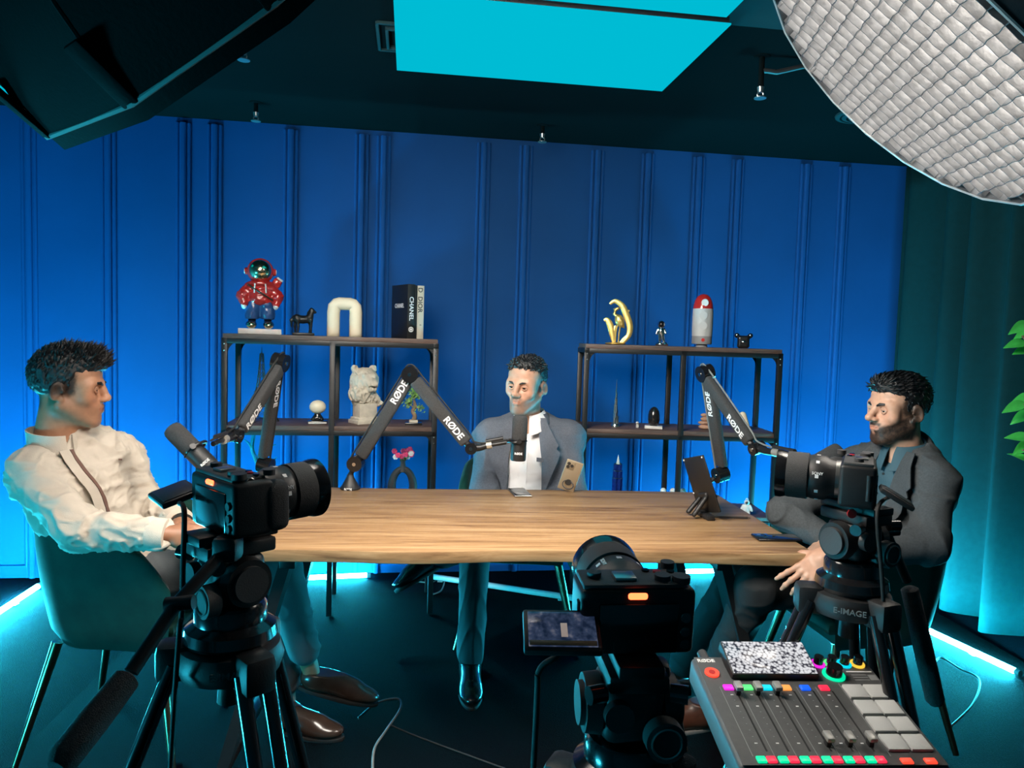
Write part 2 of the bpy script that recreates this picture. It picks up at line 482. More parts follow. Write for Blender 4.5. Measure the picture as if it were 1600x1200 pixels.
mat('white_print', (0.80, 0.80, 0.80), .5, vary=.03)
mat('softbox_black', (0.002, 0.0022, 0.0025), .7, vary=.15, vscale=25, bump=.2, bscale=120, spec=.08)
mat('softbox_silver', (0.55, 0.55, 0.55), .4, .6, vary=.1)
mat('grid_fabric', (0.046, 0.050, 0.056), .5, vary=.3, vscale=45, bump=.3, bscale=60)
mat('piping', (0.20, 0.21, 0.21), .6, vary=.1)
lamp_mat('key_left', KEY_COL, KEY_L); lamp_mat('key_right', KEY_COL, KEY_R)
lamp_mat('tube_side', TUBE_COL, TUBE_SIDE); lamp_mat('tube_wall', TUBE_COL, TUBE_WALL); lamp_mat('tube_curtain', TUBE_COL, TUBE_CURTAIN); lamp_mat('panel_cyan', PANEL_COL, PANEL, .0)
MATS['panel_cyan'].node_tree.nodes['Principled BSDF'].inputs['Specular IOR Level'].default_value = 0
wood_mat('table_wood', (0.115, 0.058, 0.025), (0.36, 0.235, 0.122), (0.255, 0.148, 0.069), (.45, 7, 7))
wood_mat('shelf_wood', (0.055, 0.032, 0.026), (0.16, 0.10, 0.08), (0.10, 0.06, 0.048), (1.2, 14, 14), .55)

# ------------------------------------------------------------------ setting
def struct(o): return tag(o, kind='structure')
H = 2.545
def room_slab(name, m, u0, u1, v0, v1, z0, z1):
    b = MB(); c = wallpt((u0 + u1) / 2, (v0 + v1) / 2, (z0 + z1) / 2)
    b.box(c, (u1 - u0, v1 - v0, z1 - z0), rot=Matrix.Rotation(YAW, 3, 'Z'))
    return struct(b.build(name, m, smooth=0))
UL, UR, VF = -3.30, 3.35, -6.2
room_slab('floor', 'carpet', UL, UR, VF, .0, -.08, -.004)
wall = room_slab('wall_back', 'wall_blue', UL, UR, 0, .1, 0, H)
room_slab('wall_left', 'wall_plain', UL - .1, UL, VF, .1, 0, H)
room_slab('wall_right', 'wall_plain', UR, UR + .1, VF, .1, 0, H)
room_slab('wall_front', 'wall_plain', UL, UR, VF - .1, VF, 0, H)
room_slab('ceiling', 'ceiling_dark', UL, UR, -1.72, .1, H, H + .08)
room_slab('ceiling_front', 'ceiling_light', UL, UR, VF, -1.72, H, H + .08)

# moulded battens on the back wall
def batten_mesh():
    prof = [(-.040, 0), (-.040, -.008), (-.036, -.013), (-.030, -.015), (-.024, -.013), (-.021, -.009), (-.0175, -.009), (-.015, -.020),
            (-.009, -.026), (0, -.028), (.009, -.026), (.015, -.020), (.0175, -.009), (.021, -.009), (.024, -.013), (.030, -.015), (.036, -.013), (.040, -.008), (.040, 0)]
    n = len(prof); hh = H - .03; b = MB()
    b.add([(x, y, 0) for x, y in prof] + [(x, y, hh) for x, y in prof],
          [(i, (i + 1) % n, n + (i + 1) % n, n + i) for i in range(n)] + [tuple(range(n)), tuple(range(2 * n - 1, n - 1, -1))])
    return b
bat = None
for u in (-3.02, -2.638, -2.238, -1.853, -1.689, -1.283, -.894, -.773, -.204, .043, .471, .778, 1.096, 1.344, 1.788, 2.042):
    if bat is None: bat = batten_mesh().build('batten', 'wall_blue', wall, smooth=30); o = bat
    else: o = inst(bat, wall)
    o.location = wallpt(u, 0.001, .0); o.rotation_euler = (0, 0, YAW)
b = MB(); b.box(wallpt(0, -.006, .035), (UR - UL, .014, .07), .003, rot=Matrix.Rotation(YAW, 3, 'Z'))
struct(b.build('baseboard_back', 'wall_blue'))

# rug under the table
tag(MB().box(wallpt(.15, -2.05, -.0015), (4.0, 3.3, .005), .001, rot=Matrix.Rotation(R(5), 3, 'Z')).build('rug', 'rug'),
    'wide black pile rug under the wooden table and the green chairs', 'rug')

# curtain in the corner on the right
def curtain():
    path = [V((2.40, 4.70, 0)), V((2.44, 4.36, 0)), V((2.42, 4.0, 0)), V((2.40, 3.72, 0)), V((2.47, 3.46, 0)), V((2.64, 3.2, 0)), V((2.86, 2.9, 0)), V((3.05, 2.5, 0))]
    pts = []
    for i in range(len(path) - 1):
        for k in range(14): pts.append(path[i].lerp(path[i + 1], k / 14))
    sm = [sum((pts[max(0, min(len(pts) - 1, i + d))] for d in range(-6, 7)), V((0, 0, 0))) / 13 for i in range(len(pts))]
    rows = []; nz = 14
    for k in range(nz + 1):
        z = .02 + (H - .03) * k / nz; t = k / nz; row = []
        for i, p in enumerate(sm):
            tn = (sm[min(i + 1, len(sm) - 1)] - sm[max(i - 1, 0)]).normalized(); nn = V((-tn.y, tn.x, 0))
            s = i / len(sm) * 7.5
            a = (.060 + .035 * (1 - t)) * math.sin(2 * PI * s + .5 * math.sin(3 * s)) + .012 * math.sin(4.6 * PI * s + 1 + t)
            row.append(p + nn * a + V((0, 0, z)))
        rows.append(row)
    return MB().grid(rows, thick=.006)
tag(curtain().build('curtain', 'curtain_green', smooth=180, fix=True), 'full-length dark green curtain in the corner behind the dark-suited man', 'curtain')

# ------------------------------------------------------------------ lamps of the room
def tube_light(a, b, label, lit='tube_side', r=.013, name='tube_light'):
    a = V(a); b = V(b); d = (b - a).normalized(); t = thing(name, label, 'light', (a + b) / 2)
    MB().cyl(a + d * .02, b - d * .02, r, n=12).build('diffuser', lit or 'white_plastic', t, world=True)
    for p, q in ((a, a + d * .022), (b - d * .022, b)): MB().cyl(p, q, r * 1.12, n=12).build('end_cap', 'white_plastic', t, world=True)
    for s in (.2, .8):
        c = a.lerp(b, s); MB().box((c.x, c.y, (c.z - r) / 2 + .0005), (.03, .03, max(c.z - r, .002)), .002).build('clip', 'white_plastic', t, world=True)
    return t
zt = .017
tube_light((-2.47, 3.82, zt), (-2.32, 2.62, zt), 'glowing cyan tube light on the floor beside the man in the cream shirt')
tube_light((1.90, 4.20, zt), (2.235, 3.10, zt), 'glowing cyan tube light on the floor at the foot of the green curtain', 'tube_curtain')
tube_light((-2.72, .75, zt), (-2.64, .15, zt), 'cyan tube light on the floor by the side wall, left of the tripods')
tube_light(wallpt(-1.95, -.20, zt), wallpt(-.80, -.10, zt), 'glowing cyan tube light on the floor behind the shelf that holds the books', 'tube_wall')
tube_light(wallpt(.82, -.12, zt), wallpt(2.0, -.12, zt), 'glowing cyan tube light on the floor behind the shelf with the toy rocket', 'tube_wall')
tube_light((-.60, 4.20, zt + .004), (.52, 3.80, zt + .004), 'unlit white tube light lying on the floor behind the middle chair', lit=False, r=.016)

def ceiling_panel(u0, u1, v0, v1, label):
    c = wallpt((u0 + u1) / 2, (v0 + v1) / 2, 2.5); t = thing('ceiling_light_panel', label, 'ceiling light', c, YAW, 'cyan ceiling light panels')
    du, dv = u1 - u0, v1 - v0
    MB().box((0, 0, .003), (du, dv, .006), .001).build('diffuser', 'panel_cyan', t)
    MB().box((0, 0, .019), (du - .01, dv - .01, .026), .002).build('housing', 'dark_grey_metal', t)
    for sx in (-1, 1):
        for sy in (-1, 1): MB().cyl((sx * (du / 2 - .1), sy * (dv / 2 - .1), .03), (sx * (du / 2 - .1), sy * (dv / 2 - .1), H - 2.5), .004, n=8).build('hanger', 'dark_grey_metal', t)
ceiling_panel(-.683, .470, -1.825, -1.12, 'large cyan light panel hanging from the ceiling over the table, the whole one')
ceiling_panel(-.75, .43, -2.58, -1.875, 'cyan ceiling light panel cut off by the top of the picture')
ceiling_panel(-3.25, -2.40, -1.0, -.35, 'cyan ceiling light panel peeking out behind the black softbox')

def softbox(name, label, c, n, rad, depth, seg, spin, lamp, grid, lip, xd=None):
    n = V(n).normalized(); x = n.orthogonal().normalized()
    if xd is not None: x = (V(xd) - n * V(xd).dot(n)).normalized()
    y = n.cross(x)
    M = Matrix((x, y, n)).transposed()
    t = thing(name, label, 'softbox', c, rot=M)
    def ring(r, z, i): a = 2 * PI * i / seg + spin; return V((r * math.cos(a), r * math.sin(a), z))
    prof = [(1.0, 0), (.985, -.12), (.93, -.30), (.82, -.50), (.64, -.70), (.40, -.88), (.14, -1.0)]
    for i in range(seg):
        rows = []
        for q, z in prof:
            row = []
            for k in range(5):
                p = ring(q * rad, z * depth, i + k / 4)
                pc = ring(q * rad, z * depth, i).lerp(ring(q * rad, z * depth, i + 1), k / 4)
                row.append(pc.lerp(p, .15))
            rows.append(row)
        MB().grid(rows, thick=.004).build('fabric_panel', 'softbox_black', t, smooth=60)
        pts = [ring(q * rad * 1.004, z * depth, i) for q, z in prof]
        MB().tube(pts, .0045, 6).build('rib', 'softbox_black', t)
        MB().box(ring(rad * 1.0, -.035 * 1.5, i), (.012, .034, .11), .004, rot=Matrix.Rotation(2 * PI * i / seg + spin, 3, 'Z')).build('rib_pocket', 'softbox_silver' if False else 'softbox_black', t)
    MB().tube([ring(rad * 1.006, 0, i) for i in range(seg)], .005, 6, closed=True).build('rim_piping', 'piping', t)
    # front lip
    vs = []; fs = []
    for i in range(seg):
        for r_, z_ in ((rad, 0), (rad * 1.0, lip), (rad * .992, lip), (rad * .992, 0)): vs.append(ring(r_, z_, i))
    for i in range(seg):
        for k in range(4): j = (i + 1) % seg; fs.append((i * 4 + k, j * 4 + k, j * 4 + (k + 1) % 4, i * 4 + (k + 1) % 4))
    MB().add(vs, fs).build('front_lip', 'grid_fabric' if seg > 14 else 'softbox_black', t, smooth=30)
    if seg > 14: MB().tube([ring(rad * 1.002, lip, i) for i in range(seg)], .004, 6, closed=True).build('edge_piping', 'softbox_silver', t)
    b = MB(); b.add([ring(rad * .94, -.012, i) for i in range(seg)] , [tuple(range(seg))]); b.build('diffuser', lamp, t, smooth=0, fix=False)
    if grid:
        cell = grid; k = int(rad / cell)
        rr = rad * .985 * math.cos(PI / seg)
        for d in (0, 1):
            for j in range(-k, k + 1):
                p = j * cell + .3 * cell; 
                if abs(p) > rr * .99: continue
                hl = math.sqrt(rr * rr - p * p); m = max(2, int(2 * hl / cell * 2))
                rows = [[], []]
                for q in range(m + 1):
                    s = -hl + 2 * hl * q / m; w = .0022 * math.sin(q * 2.1 + j * 1.7)
                    for e, z in ((0, .001), (1, lip)): rows[e].append(V((p + w, s, z)) if d == 0 else V((s, p + w, z)))
                MB().grid(rows, thick=.0018).build('grid_strip', 'grid_fabric', t, smooth=60, fix=True)
    MB().cyl((0, 0, -depth * .97), (0, 0, -depth * 1.03), .085, n=24).build('speed_ring', 'dark_grey_metal', t)
    MB().cyl((0, 0, -depth * 1.03), (0, 0, -depth * 1.03 - .22), .062, n=24).build('lamp_head', 'black_plastic', t)
    hb = M @ V((0, 0, -depth * 1.03 - .1)) + V(c)
    MB().cyl(hb, (hb.x, hb.y, H - .002), .012, n=10).build('hanging_rod', 'black_metal', t, world=True)
    return t
def view_dir(px, py): return ray(px, py).normalized()
def img_dir(dx, dy, v):
    d = CAMR @ V((dx, -dy, 0)); d = d - v * d.dot(v); return d.normalized()
c = at(1443, 94, 1.80); v = (c - V((0, 0, CAMH))).normalized()
softbox('grid_softbox', 'round softbox with a pale fabric honeycomb grid, at the upper right', c, -v * .415 + img_dir(-.707, .707, v) * .91, .433, .34, 20, .1, 'key_right', .043, .05, img_dir(.707, .707, v))
c = at(380, -94, 1.50); v = (c - V((0, 0, CAMH))).normalized()
softbox('deep_softbox', 'big black many-sided softbox seen from outside, at the upper left', c, v * .15 + img_dir(.60, .80, v) * .989, .545, .50, 12, .20, 'key_left', .085, .032)  # unseen grid added inside this one to keep its light off the back wall

# ceiling fittings
def round_vent(px, py):
    t = thing('ceiling_vent', 'round ringed ceiling vent beside the honeycomb softbox', 'vent', on(px, py, H))
    for i, r_ in enumerate((.135, .105, .075, .045)):
        MB().lathe([(r_ - .022, -.002), (r_ - .020, -.014 - .004 * i), (r_, -.010 - .004 * i), (r_ + .003, -.002)], 32).build('ring', 'ceiling_light', t)
    MB().lathe([(.0, -.026), (.02, -.026), (.022, -.002)], 20).build('hub', 'ceiling_light', t)
round_vent(1352, 178)
t = thing('square_vent', 'square ceiling vent half hidden by the large cyan panel', 'vent', wallpt(-.62, -1.36, H), YAW)
for i, r_ in enumerate((.13, .095, .06)):
    bq = MB()
    for sx, sy, dx, dy in ((-1, 0, .012, 2 * r_), (1, 0, .012, 2 * r_), (0, -1, 2 * r_, .012), (0, 1, 2 * r_, .012)):
        bq.box((sx * r_, sy * r_, -.006 - .003 * i), (dx, dy, .012 + .006 * i), .002)
    bq.build('frame_ring', 'ceiling_light', t)
MB().box((0, 0, -.008), (.08, .08, .016), .003).build('core_plate', 'ceiling_light', t)
mat('sprinkler', (.45, .48, .48), .3, .9, vary=.1)
def sprinkler(px, py, ln, label, pipe=False):
    p = on(px, py, H); t = thing('sprinkler', label, 'sprinkler', p, group='ceiling sprinklers')
    MB().lathe([(.001, -.004), (.030, -.004), (.032, 0), (.001, 0)], 20).build('escutcheon', 'ceiling_dark', t)
    MB().cyl((0, 0, -.003), (0, 0, -ln), .011, n=12).build('drop_pipe', 'ceiling_dark', t)
    MB().cyl((0, 0, -ln), (0, 0, -ln - .02), .014, .011, n=12).build('head', 'sprinkler', t)
    MB().torus((0, 0, -ln - .03), .012, .003, 14, 6, rot=Matrix.Rotation(PI / 2, 3, 'X')).build('yoke', 'sprinkler', t)
    MB().lathe([(.001, -ln - .045), (.024, -ln - .044), (.024, -ln - .041), (.001, -ln - .041)], 16).build('deflector', 'sprinkler', t)
    if pipe:
        MB().tube([(.0, 0, -ln * .45), (.06, .0, -.06), (.20, .02, -.02), (.4, .04, -.012)], .010, 8).build('flexible_hose', 'dark_grey_metal', t)
sprinkler(1191, 88, .12, 'hanging sprinkler with a flexible hose left of the honeycomb softbox', True)
sprinkler(400, 160, .05, 'small ceiling sprinkler just right of the black softbox, near the wall')
sprinkler(848, 196, .045, 'small ceiling sprinkler right above the middle man')
sprinkler(381, 56, .05, 'small ceiling sprinkler touching the lower edge of the black softbox')
# ------------------------------------------------------------------ table
TBY = R(4.7)
TABLE_C = V((-.015, 2.665, 0))
def table():
    t = thing('conference_table', 'long wooden conference table with a wavy front edge and black slanted legs', 'table', TABLE_C, TBY)
    hx, hy, z0, z1 = .955, .455, .712, .75
    N = 60; front = []
    for i in range(N + 1):
        x = -hx + 2 * hx * i / N
        y = -hy + .012 * math.sin(x * 5.2 + .5) + .006 * math.sin(x * 11 + 1.5)
        front.append((x, y))
    back = [(x, hy + .008 * math.sin(x * 4.3)) for x, _ in reversed(front)]
    poly = front + back
    b = MB(); b.prism(poly, z1 - z0, Matrix.Translation((0, 0, z0)), .004); b.build('tabletop', 'table_wood', t, smooth=30)
    MB().box((0, 0, z0 - .004), (1.70, .70, .008), .001).build('under_plate', 'black_metal', t)
    for sx in (-1, 1):
        for sy in (-1, 1):
            top = V((sx * .70, sy * .30, z0 - .008)); ft = V((sx * .89, sy * .37, .008)); w = V((0, .055, 0)); th = V((.018, 0, 0)); q = MB()
            vs = []
            for p, s in ((top, 1.0), (ft, .62)):
                for a, e in ((-1, -1), (1, -1), (1, 1), (-1, 1)): vs.append(p + w * (a * s) + th * e)
            q.add(vs, [(0, 1, 2, 3), (7, 6, 5, 4), (0, 4, 5, 1), (1, 5, 6, 2), (2, 6, 7, 3), (3, 7, 4, 0)])
            q.build('leg', 'black_metal', t, smooth=0)
        MB().box((sx * .70, 0, z0 - .03), (.05, .72, .045), .004).build('cross_bar', 'black_metal', t)
        MB().box((sx * .885, 0, .025), (.035, .70, .03), .004).build('foot_bar', 'black_metal', t)
    return t
table()

# ------------------------------------------------------------------ tub chairs
def tub_chair(label, loc, rz):
    """local: forward = +x, base on the floor"""
    t = thing('tub_chair', label, 'chair', loc, rz, 'green velvet tub chairs')
    zb, zs = .385, .455
    def plan(a, r):                                   # back half round, arms straight forward
        return r
    path = []                                         # outline from one arm tip round the back to the other
    n1, n2 = 8, 22
    for i in range(n1): path.append((.24 - .30 * i / n1, .285))
    for i in range(n2 + 1):
        a = PI / 2 + PI * i / n2; path.append((-.06 + .235 * math.cos(a), .285 * math.sin(a)))
    for i in range(1, n1 + 1): path.append((-.06 + .30 * i / n1, -.285))
    L = len(path); rows = []
    for i, (x, y) in enumerate(path):
        s = abs(i / (L - 1) * 2 - 1)                  # 1 at arm tips, 0 at the back
        hz = .845 - .13 * s ** 1.6 - (.10 * max(0, (s - .8) / .2) ** 1.5)
        r = math.hypot(x + .02, y); ux, uy = (x + .02) / r, y / r
        th = .052
        sec = []
        for k in range(9):                            # outer side, bottom to top, flaring outwards
            q = k / 8; z = zb + (hz - .03 - zb) * q; fl = -.055 * (1 - q) ** 1.8
            if q < .12: fl -= .02 * (1 - q / .12)
            sec.append(V((x + ux * fl, y + uy * fl, z)))
        for a in (40, 90, 140):
            sec.append(V((x + ux * (-th / 2 + th / 2 * math.cos(R(a))), y + uy * (-th / 2 + th / 2 * math.cos(R(a))), hz - .03 + .03 * math.sin(R(a)))))
        for q in (1, .6, .3, 0):
            z = zs - .03 + (hz - .03 - zs + .03) * q; fl = -th - .03 * (1 - q)
            sec.append(V((x + ux * fl, y + uy * fl, z)))
        rows.append(sec)
    b = MB(); b.grid(rows); m = len(rows[0])
    b.f.append(tuple(range(m))); b.f.append(tuple((L - 1) * m + j for j in range(m - 1, -1, -1)))
    b.build('shell', 'velvet_green', t, smooth=60)
    pan = [(x * .74 - .006, y * .70) for x, y in path]
    MB().prism(pan, .05, Matrix.Translation((0, 0, zb - .002)), .01).build('seat_pan', 'velvet_green', t, smooth=50)
    pan = [(x * .80 + .03, y * .80) for x, y in path]
    MB().prism(pan, .05, Matrix.Translation((0.0, 0, zb + .046)), .022).build('seat_cushion', 'velvet_green', t, smooth=60)
    for sx, sy in ((.17, .19), (.17, -.19), (-.19, .17), (-.19, -.17)):
        MB().cyl((sx * .95, sy * .95, zb - .001), (sx * 1.42, sy * 1.42, 0.009), .017, .010, n=12).build('leg', 'brass_leg', t)
    return t
tub_chair('green velvet tub chair under the man in the cream shirt', V((-1.25, 2.46, 0)), R(0))
tub_chair('green velvet tub chair half hidden by the table, under the man in the grey blazer', V((.06, 3.42, 0)), R(-92))
tub_chair('green velvet tub chair beside the curtain, under the man in the charcoal suit', V((1.27, 2.66, 0)), R(188))

# ------------------------------------------------------------------ shelves
def shelf_unit(label, loc, rz):
    """local: x along the front, y backwards, origin at the front left foot"""
    t = thing('open_shelf', label, 'shelf', loc, rz)
    W, D, T = 1.02, .34, .026
    zs = (.505, .945, 1.38)
    for z in zs:
        MB().box((W / 2, D / 2, z - .011), (W - .01, D - .01, .022), .001).build('shelf_board', 'shelf_wood', t)
        for y in (0, D): MB().box((W / 2, y + (T / 2 if y == 0 else -T / 2), z - .034), (W, T, .024), .001).build('rail', 'black_metal', t)
        for x in (T / 2, W - T / 2): MB().box((x, D / 2, z - .034), (T, D, .024), .001).build('rail', 'black_metal', t)
    for x in (T / 2, W / 2, W - T / 2):
        for y in (T / 2, D - T / 2):
            MB().box((x, y, (1.36) / 2), (T, T, 1.36 if x != W / 2 else 1.355), .001).build('post', 'black_metal', t)
    for x, sx in ((T, 1), (W - T, -1)):
        for z in (1.346, .91):
            for y in (T * .3, D - T * .3):
                n = 10; r_ = .065
                poly = [(0, 0)] + [(r_ - r_ * math.sin(a), -r_ + r_ * math.cos(a)) for a in [PI / 2 * k / n for k in range(n + 1)]]
                M = Matrix.Translation((x, y, z)) @ Matrix(((sx, 0, 0, 0), (0, 0, 1, 0), (0, 1, 0, 0), (0, 0, 0, 1)))
                MB().prism(poly, .003, M).build('corner_bracket', 'black_metal', t, smooth=30)
                for dz in (-.015, -.045): MB().ball((x - sx * .012, -.001 if y < .1 else D + .001, z + dz), .0035, 8).build('screw', 'brushed', t)
    return t
SL_O, SL_R = V((-1.372, 3.462, 0)), R(9.2)
SR_O, SR_R = V((.366, 3.76, 0)), R(.9)
shelf_unit('black metal and walnut shelf behind the man in the cream shirt, holding the books', SL_O, SL_R)
shelf_unit('black metal and walnut shelf holding the toy rocket, nearer the curtain', SR_O, SR_R)
def onL(px, py=None, dep=.12, lev=2):
    """spot on a board of the first shelf: seen at photo column px, dep metres behind the front"""
    return _on(px, dep, lev, SL_O, SL_R)
def onR(px, dep=.12, lev=2): return _on(px, dep, lev, SR_O, SR_R)
def _on(px, dep, lev, O, rz):
    U = V((math.cos(rz), math.sin(rz), 0)); W = V((-math.sin(rz), math.cos(rz), 0)); z = (.505, .945, 1.38)[lev]
    lo, hi = -1.0, 2.0
    for _ in range(40):
        m = (lo + hi) / 2; p = O + U * m + W * dep + V((0, 0, z)); q = CAMR.transposed() @ (p - V((0, 0, CAMH)))
        if 800 + FPX * q.x / -q.z < px: lo = m
        else: hi = m
    return O + U * m + W * dep + V((0, 0, z))
# ------------------------------------------------------------------ people
def sst(a, b, x): t = np.clip((x - a) / (b - a), 0, 1); return t * t * (3 - 2 * t)
mat('skin', (.4, .2, .13), .48, attr='Col', vary=.06, vscale=60, bump=.06, bscale=500, sss=.03)
mat('eye', (.8, .8, .8), .12, attr='Col', coat=.5, vary=.01)
mat('hair_black', (.006, .006, .007), .38, vary=.2, vscale=200, bump=.35, bscale=900, spec=.6)
mat('shirt_cream', (.62, .54, .45), .85, vary=.05, vscale=25, bump=.22, bscale=420, sheen=.1)
mat('placket_brown', (.17, .09, .07), .8, vary=.1)
mat('shirt_white', (.78, .78, .80), .75, vary=.03, bump=.15, bscale=300)
mat('blazer_grey', (.105, .120, .150), .85, vary=.12, vscale=160, bump=.3, bscale=700, spec=.2)
mat('blazer_charcoal', (.070, .080, .088), .85, vary=.15, vscale=160, bump=.3, bscale=700, spec=.2)
mat('shirt_teal', (.035, .095, .13), .75, vary=.08, bump=.15, bscale=300)
mat('cuff_blue', (.16, .34, .45), .75, vary=.05)
mat('trouser_grey', (.10, .115, .125), .85, vary=.1, bump=.2, bscale=300)
mat('trouser_teal_lit', (.030, .042, .050), .85, vary=.1, bump=.2, bscale=300)  # dark cloth with the floor tube's teal light mixed into its colour
mat('trouser_black', (.008, .009, .010), .85, vary=.1, bump=.2, bscale=300)
mat('leather_brown', (.050, .030, .022), .25, vary=.2, vscale=25, coat=.3)
mat('leather_tan', (.085, .026, .014), .38, vary=.2, vscale=30)
mat('leather_black', (.008, .008, .009), .25, vary=.1, coat=.3)
mat('sole_pale', (.16, .15, .14), .7, vary=.1)
mat('sock_dark', (.012, .012, .014), .9, vary=.1)

def head_col(skin, beard, beard_col=(.012, .010, .009), sides=.8, must=1.0):
    skin = np.array(skin); bc = np.array(beard_col)
    def f(p):
        x, y, z = np.abs(p[:, 0]), p[:, 1], p[:, 2]
        n = vnoise(p * 300) * .5 + vnoise(p * 90) * .5
        c = skin[None, :] * (1 + .05 * n[:, None])
        red = sst(.05, .0, np.sqrt((x - .045) ** 2 + (y - .07) ** 2 + (z + .03) ** 2)) * .35 + sst(.022, 0, np.sqrt(x ** 2 + (y - .115) ** 2 + (z + .03) ** 2)) * .4
        c = c * (1 + red[:, None] * np.array([.15, -.12, -.15]))
        lip = sst(.0095, .005, np.sqrt(np.maximum(x - .016, 0) ** 2 + ((z + .0605) * .9) ** 2)) * (y > .085)
        c = c * (1 - lip[:, None]) + lip[:, None] * skin * np.array([.80, .62, .60])
        zl = -.006 - .044 * np.clip(y / .085, 0, 1.1)
        b = sst(.006, -.010, z - zl + .004 * n) * sst(-.035, -.012, y + .10 * np.clip(-z - .05, 0, 1)) * sst(-.150, -.125, z)
        nk = sst(.045, .025, y) * sst(-.098, -.112, z); b = b * (1 - nk)
        ms = sst(.034, .022, x) * sst(-.040, -.046, z) * sst(-.058, -.052, z) * (y > .08) * must
        b = np.maximum(b, ms) * (1 - lip) * beard
        b = b * (1 - .7 * sst(.010, .004, np.abs(x - .0)) * sst(-.066, -.072, z) * sst(-.088, -.078, z))
        sd = sides * sst(-.042, -.006, z) * sst(.046, .026, y + .5 * np.maximum(-z, 0) + .006 * n) * sst(.045, .058, x)
        sd = np.maximum(sd, sides * sst(-.055, -.08, y) * sst(-.085, -.05, z))
        b = np.clip(np.maximum(b, sd) + .12 * n * (b > .05), 0, 1)
        return c * (1 - b[:, None]) + b[:, None] * bc
    return f

def make_head(o):
    """local: x right, y forward, z up, origin between the ears at eye level"""
    h = .0028; jw = o.get('jaw', 1.0); ns = o.get('nose', 1.0)
    F = Field((-.115, -.15, -.235), (.115, .16, .16), h)
    F.ell((0, -.018, .045), (.075, .096, .086), k=.02)
    F.ell((0, .036, .055), (.066, .056, .060), k=.03)
    F.ell((0, .030, -.035), (.061 * jw, .064, .084), k=.03)
    for s in (-1, 1):
        F.cap((s * .054 * jw, -.006, -.05), (s * .022, .068, -.100), .021, .019, k=.028)
        F.ell((s * .045, .062, -.022), (.024, .021, .020), k=.022)
        F.cap((s * .044, .079, .026), (s * .012, .0895, .023), .0105, .011, k=.016)
        F.ell((s * .054, .062, .010), (.014, .018, .022), k=.02)
    F.ell((0, .078, -.102), (.022, .018, .019), k=.022)
    F.ell((0, .076, -.060), (.033, .022, .026), k=.022)
    for s in (-1, 1):
        F.ell((s * .032, .100, .002), (.019, .017, .0135), k=.012, op='-')
        F.ell((s * .032, .0715, .001), (.0175, .0145, .0150), k=.006)
    F.chain([(0, .088, .022), (0, .099, .002), (0, .1125 + .03 * (ns - 1) + o.get('proj', 0), -.022)], [.0085, .0095 * ns, .0115 * ns], k=.012)
    F.ell((0, .1125 + .03 * (ns - 1) + o.get('proj', 0), -.0255), (.0125 * ns, .0115, .0110), k=.008)
    for s in (-1, 1):
        F.ell((s * .0135 * ns, .104, -.0305), (.0085, .012, .0085), k=.008)
        F.ell((s * .007, .110, -.0395), (.0042, .0065, .004), k=.003, op='-')
    F.chain([(-.023, .084, -.0575), (-.009, .0955, -.0545), (.009, .0955, -.0545), (.023, .084, -.0575)], [.0035, .0062, .0062, .0035], k=.007)
    F.chain([(-.021, .084, -.0625), (-.007, .0945, -.0672), (.007, .0945, -.0672), (.021, .084, -.0625)], [.0035, .0072, .0072, .0035], k=.007)
    F.chain([(-.025, .089, -.0598), (0, .1045, -.0602), (.025, .089, -.0598)], [.0016, .002, .0016], k=.003, op='-')
    for s in (-1, 1):                               # ears
        rot = Matrix.Rotation(s * .42, 3, 'Z') @ Matrix.Rotation(-.2, 3, 'X')
        F.ell((s * .081, -.016, -.004), (.0072, .0185, .031), rot, k=.010)
        F.ell((s * .088, -.012, -.002), (.0065, .0115, .020), rot, k=.004, op='-')
        F.ell((s * .0735, -.004, -.031), (.0065, .010, .011), k=.006)
        F.ell((s * .0785, .003, -.004), (.004, .0045, .007), k=.004)
    F.cap((0, -.030, -.05), (0, -.050, -.235), .050, .055, k=.03)
    F.cap((0, .0, -.09), (0, -.015, -.20), .038, .046, k=.03)
    return F

def hair_field(o):
    F = Field((-.13, -.16, -.13), (.13, .15, .20), .0035)
    F.ell((0, -.020, .046), o.get('cap', (.0795, .1015, .0905)), k=0)
    F.ell((0, .010, .078), o.get('top', (.066, .080, .052)), k=.03)
    if 'quiff' in o: F.ell(o['quiff'][0], o['quiff'][1], k=.025)
    hl = o.get('hairline', .062)
    F.box((0, .135, hl - .12), (.14, .078, .12), .03, k=.008, op='-')
    for s in (-1, 1): F.box((s * .10, .112, hl - .085), (.05, .062, .085), .02, k=.008, op='-')
    F.box((0, .060, -.112), (.14, .060, .085), .01, k=.006, op='-')
    for s in (-1, 1): F.ell((s * .085, -.012, -.010), (.03, .026, .036), k=.004, op='-')
    F.box((0, -.07, -.172), (.14, .12, .085), .02, k=.01, op='-')
    return F

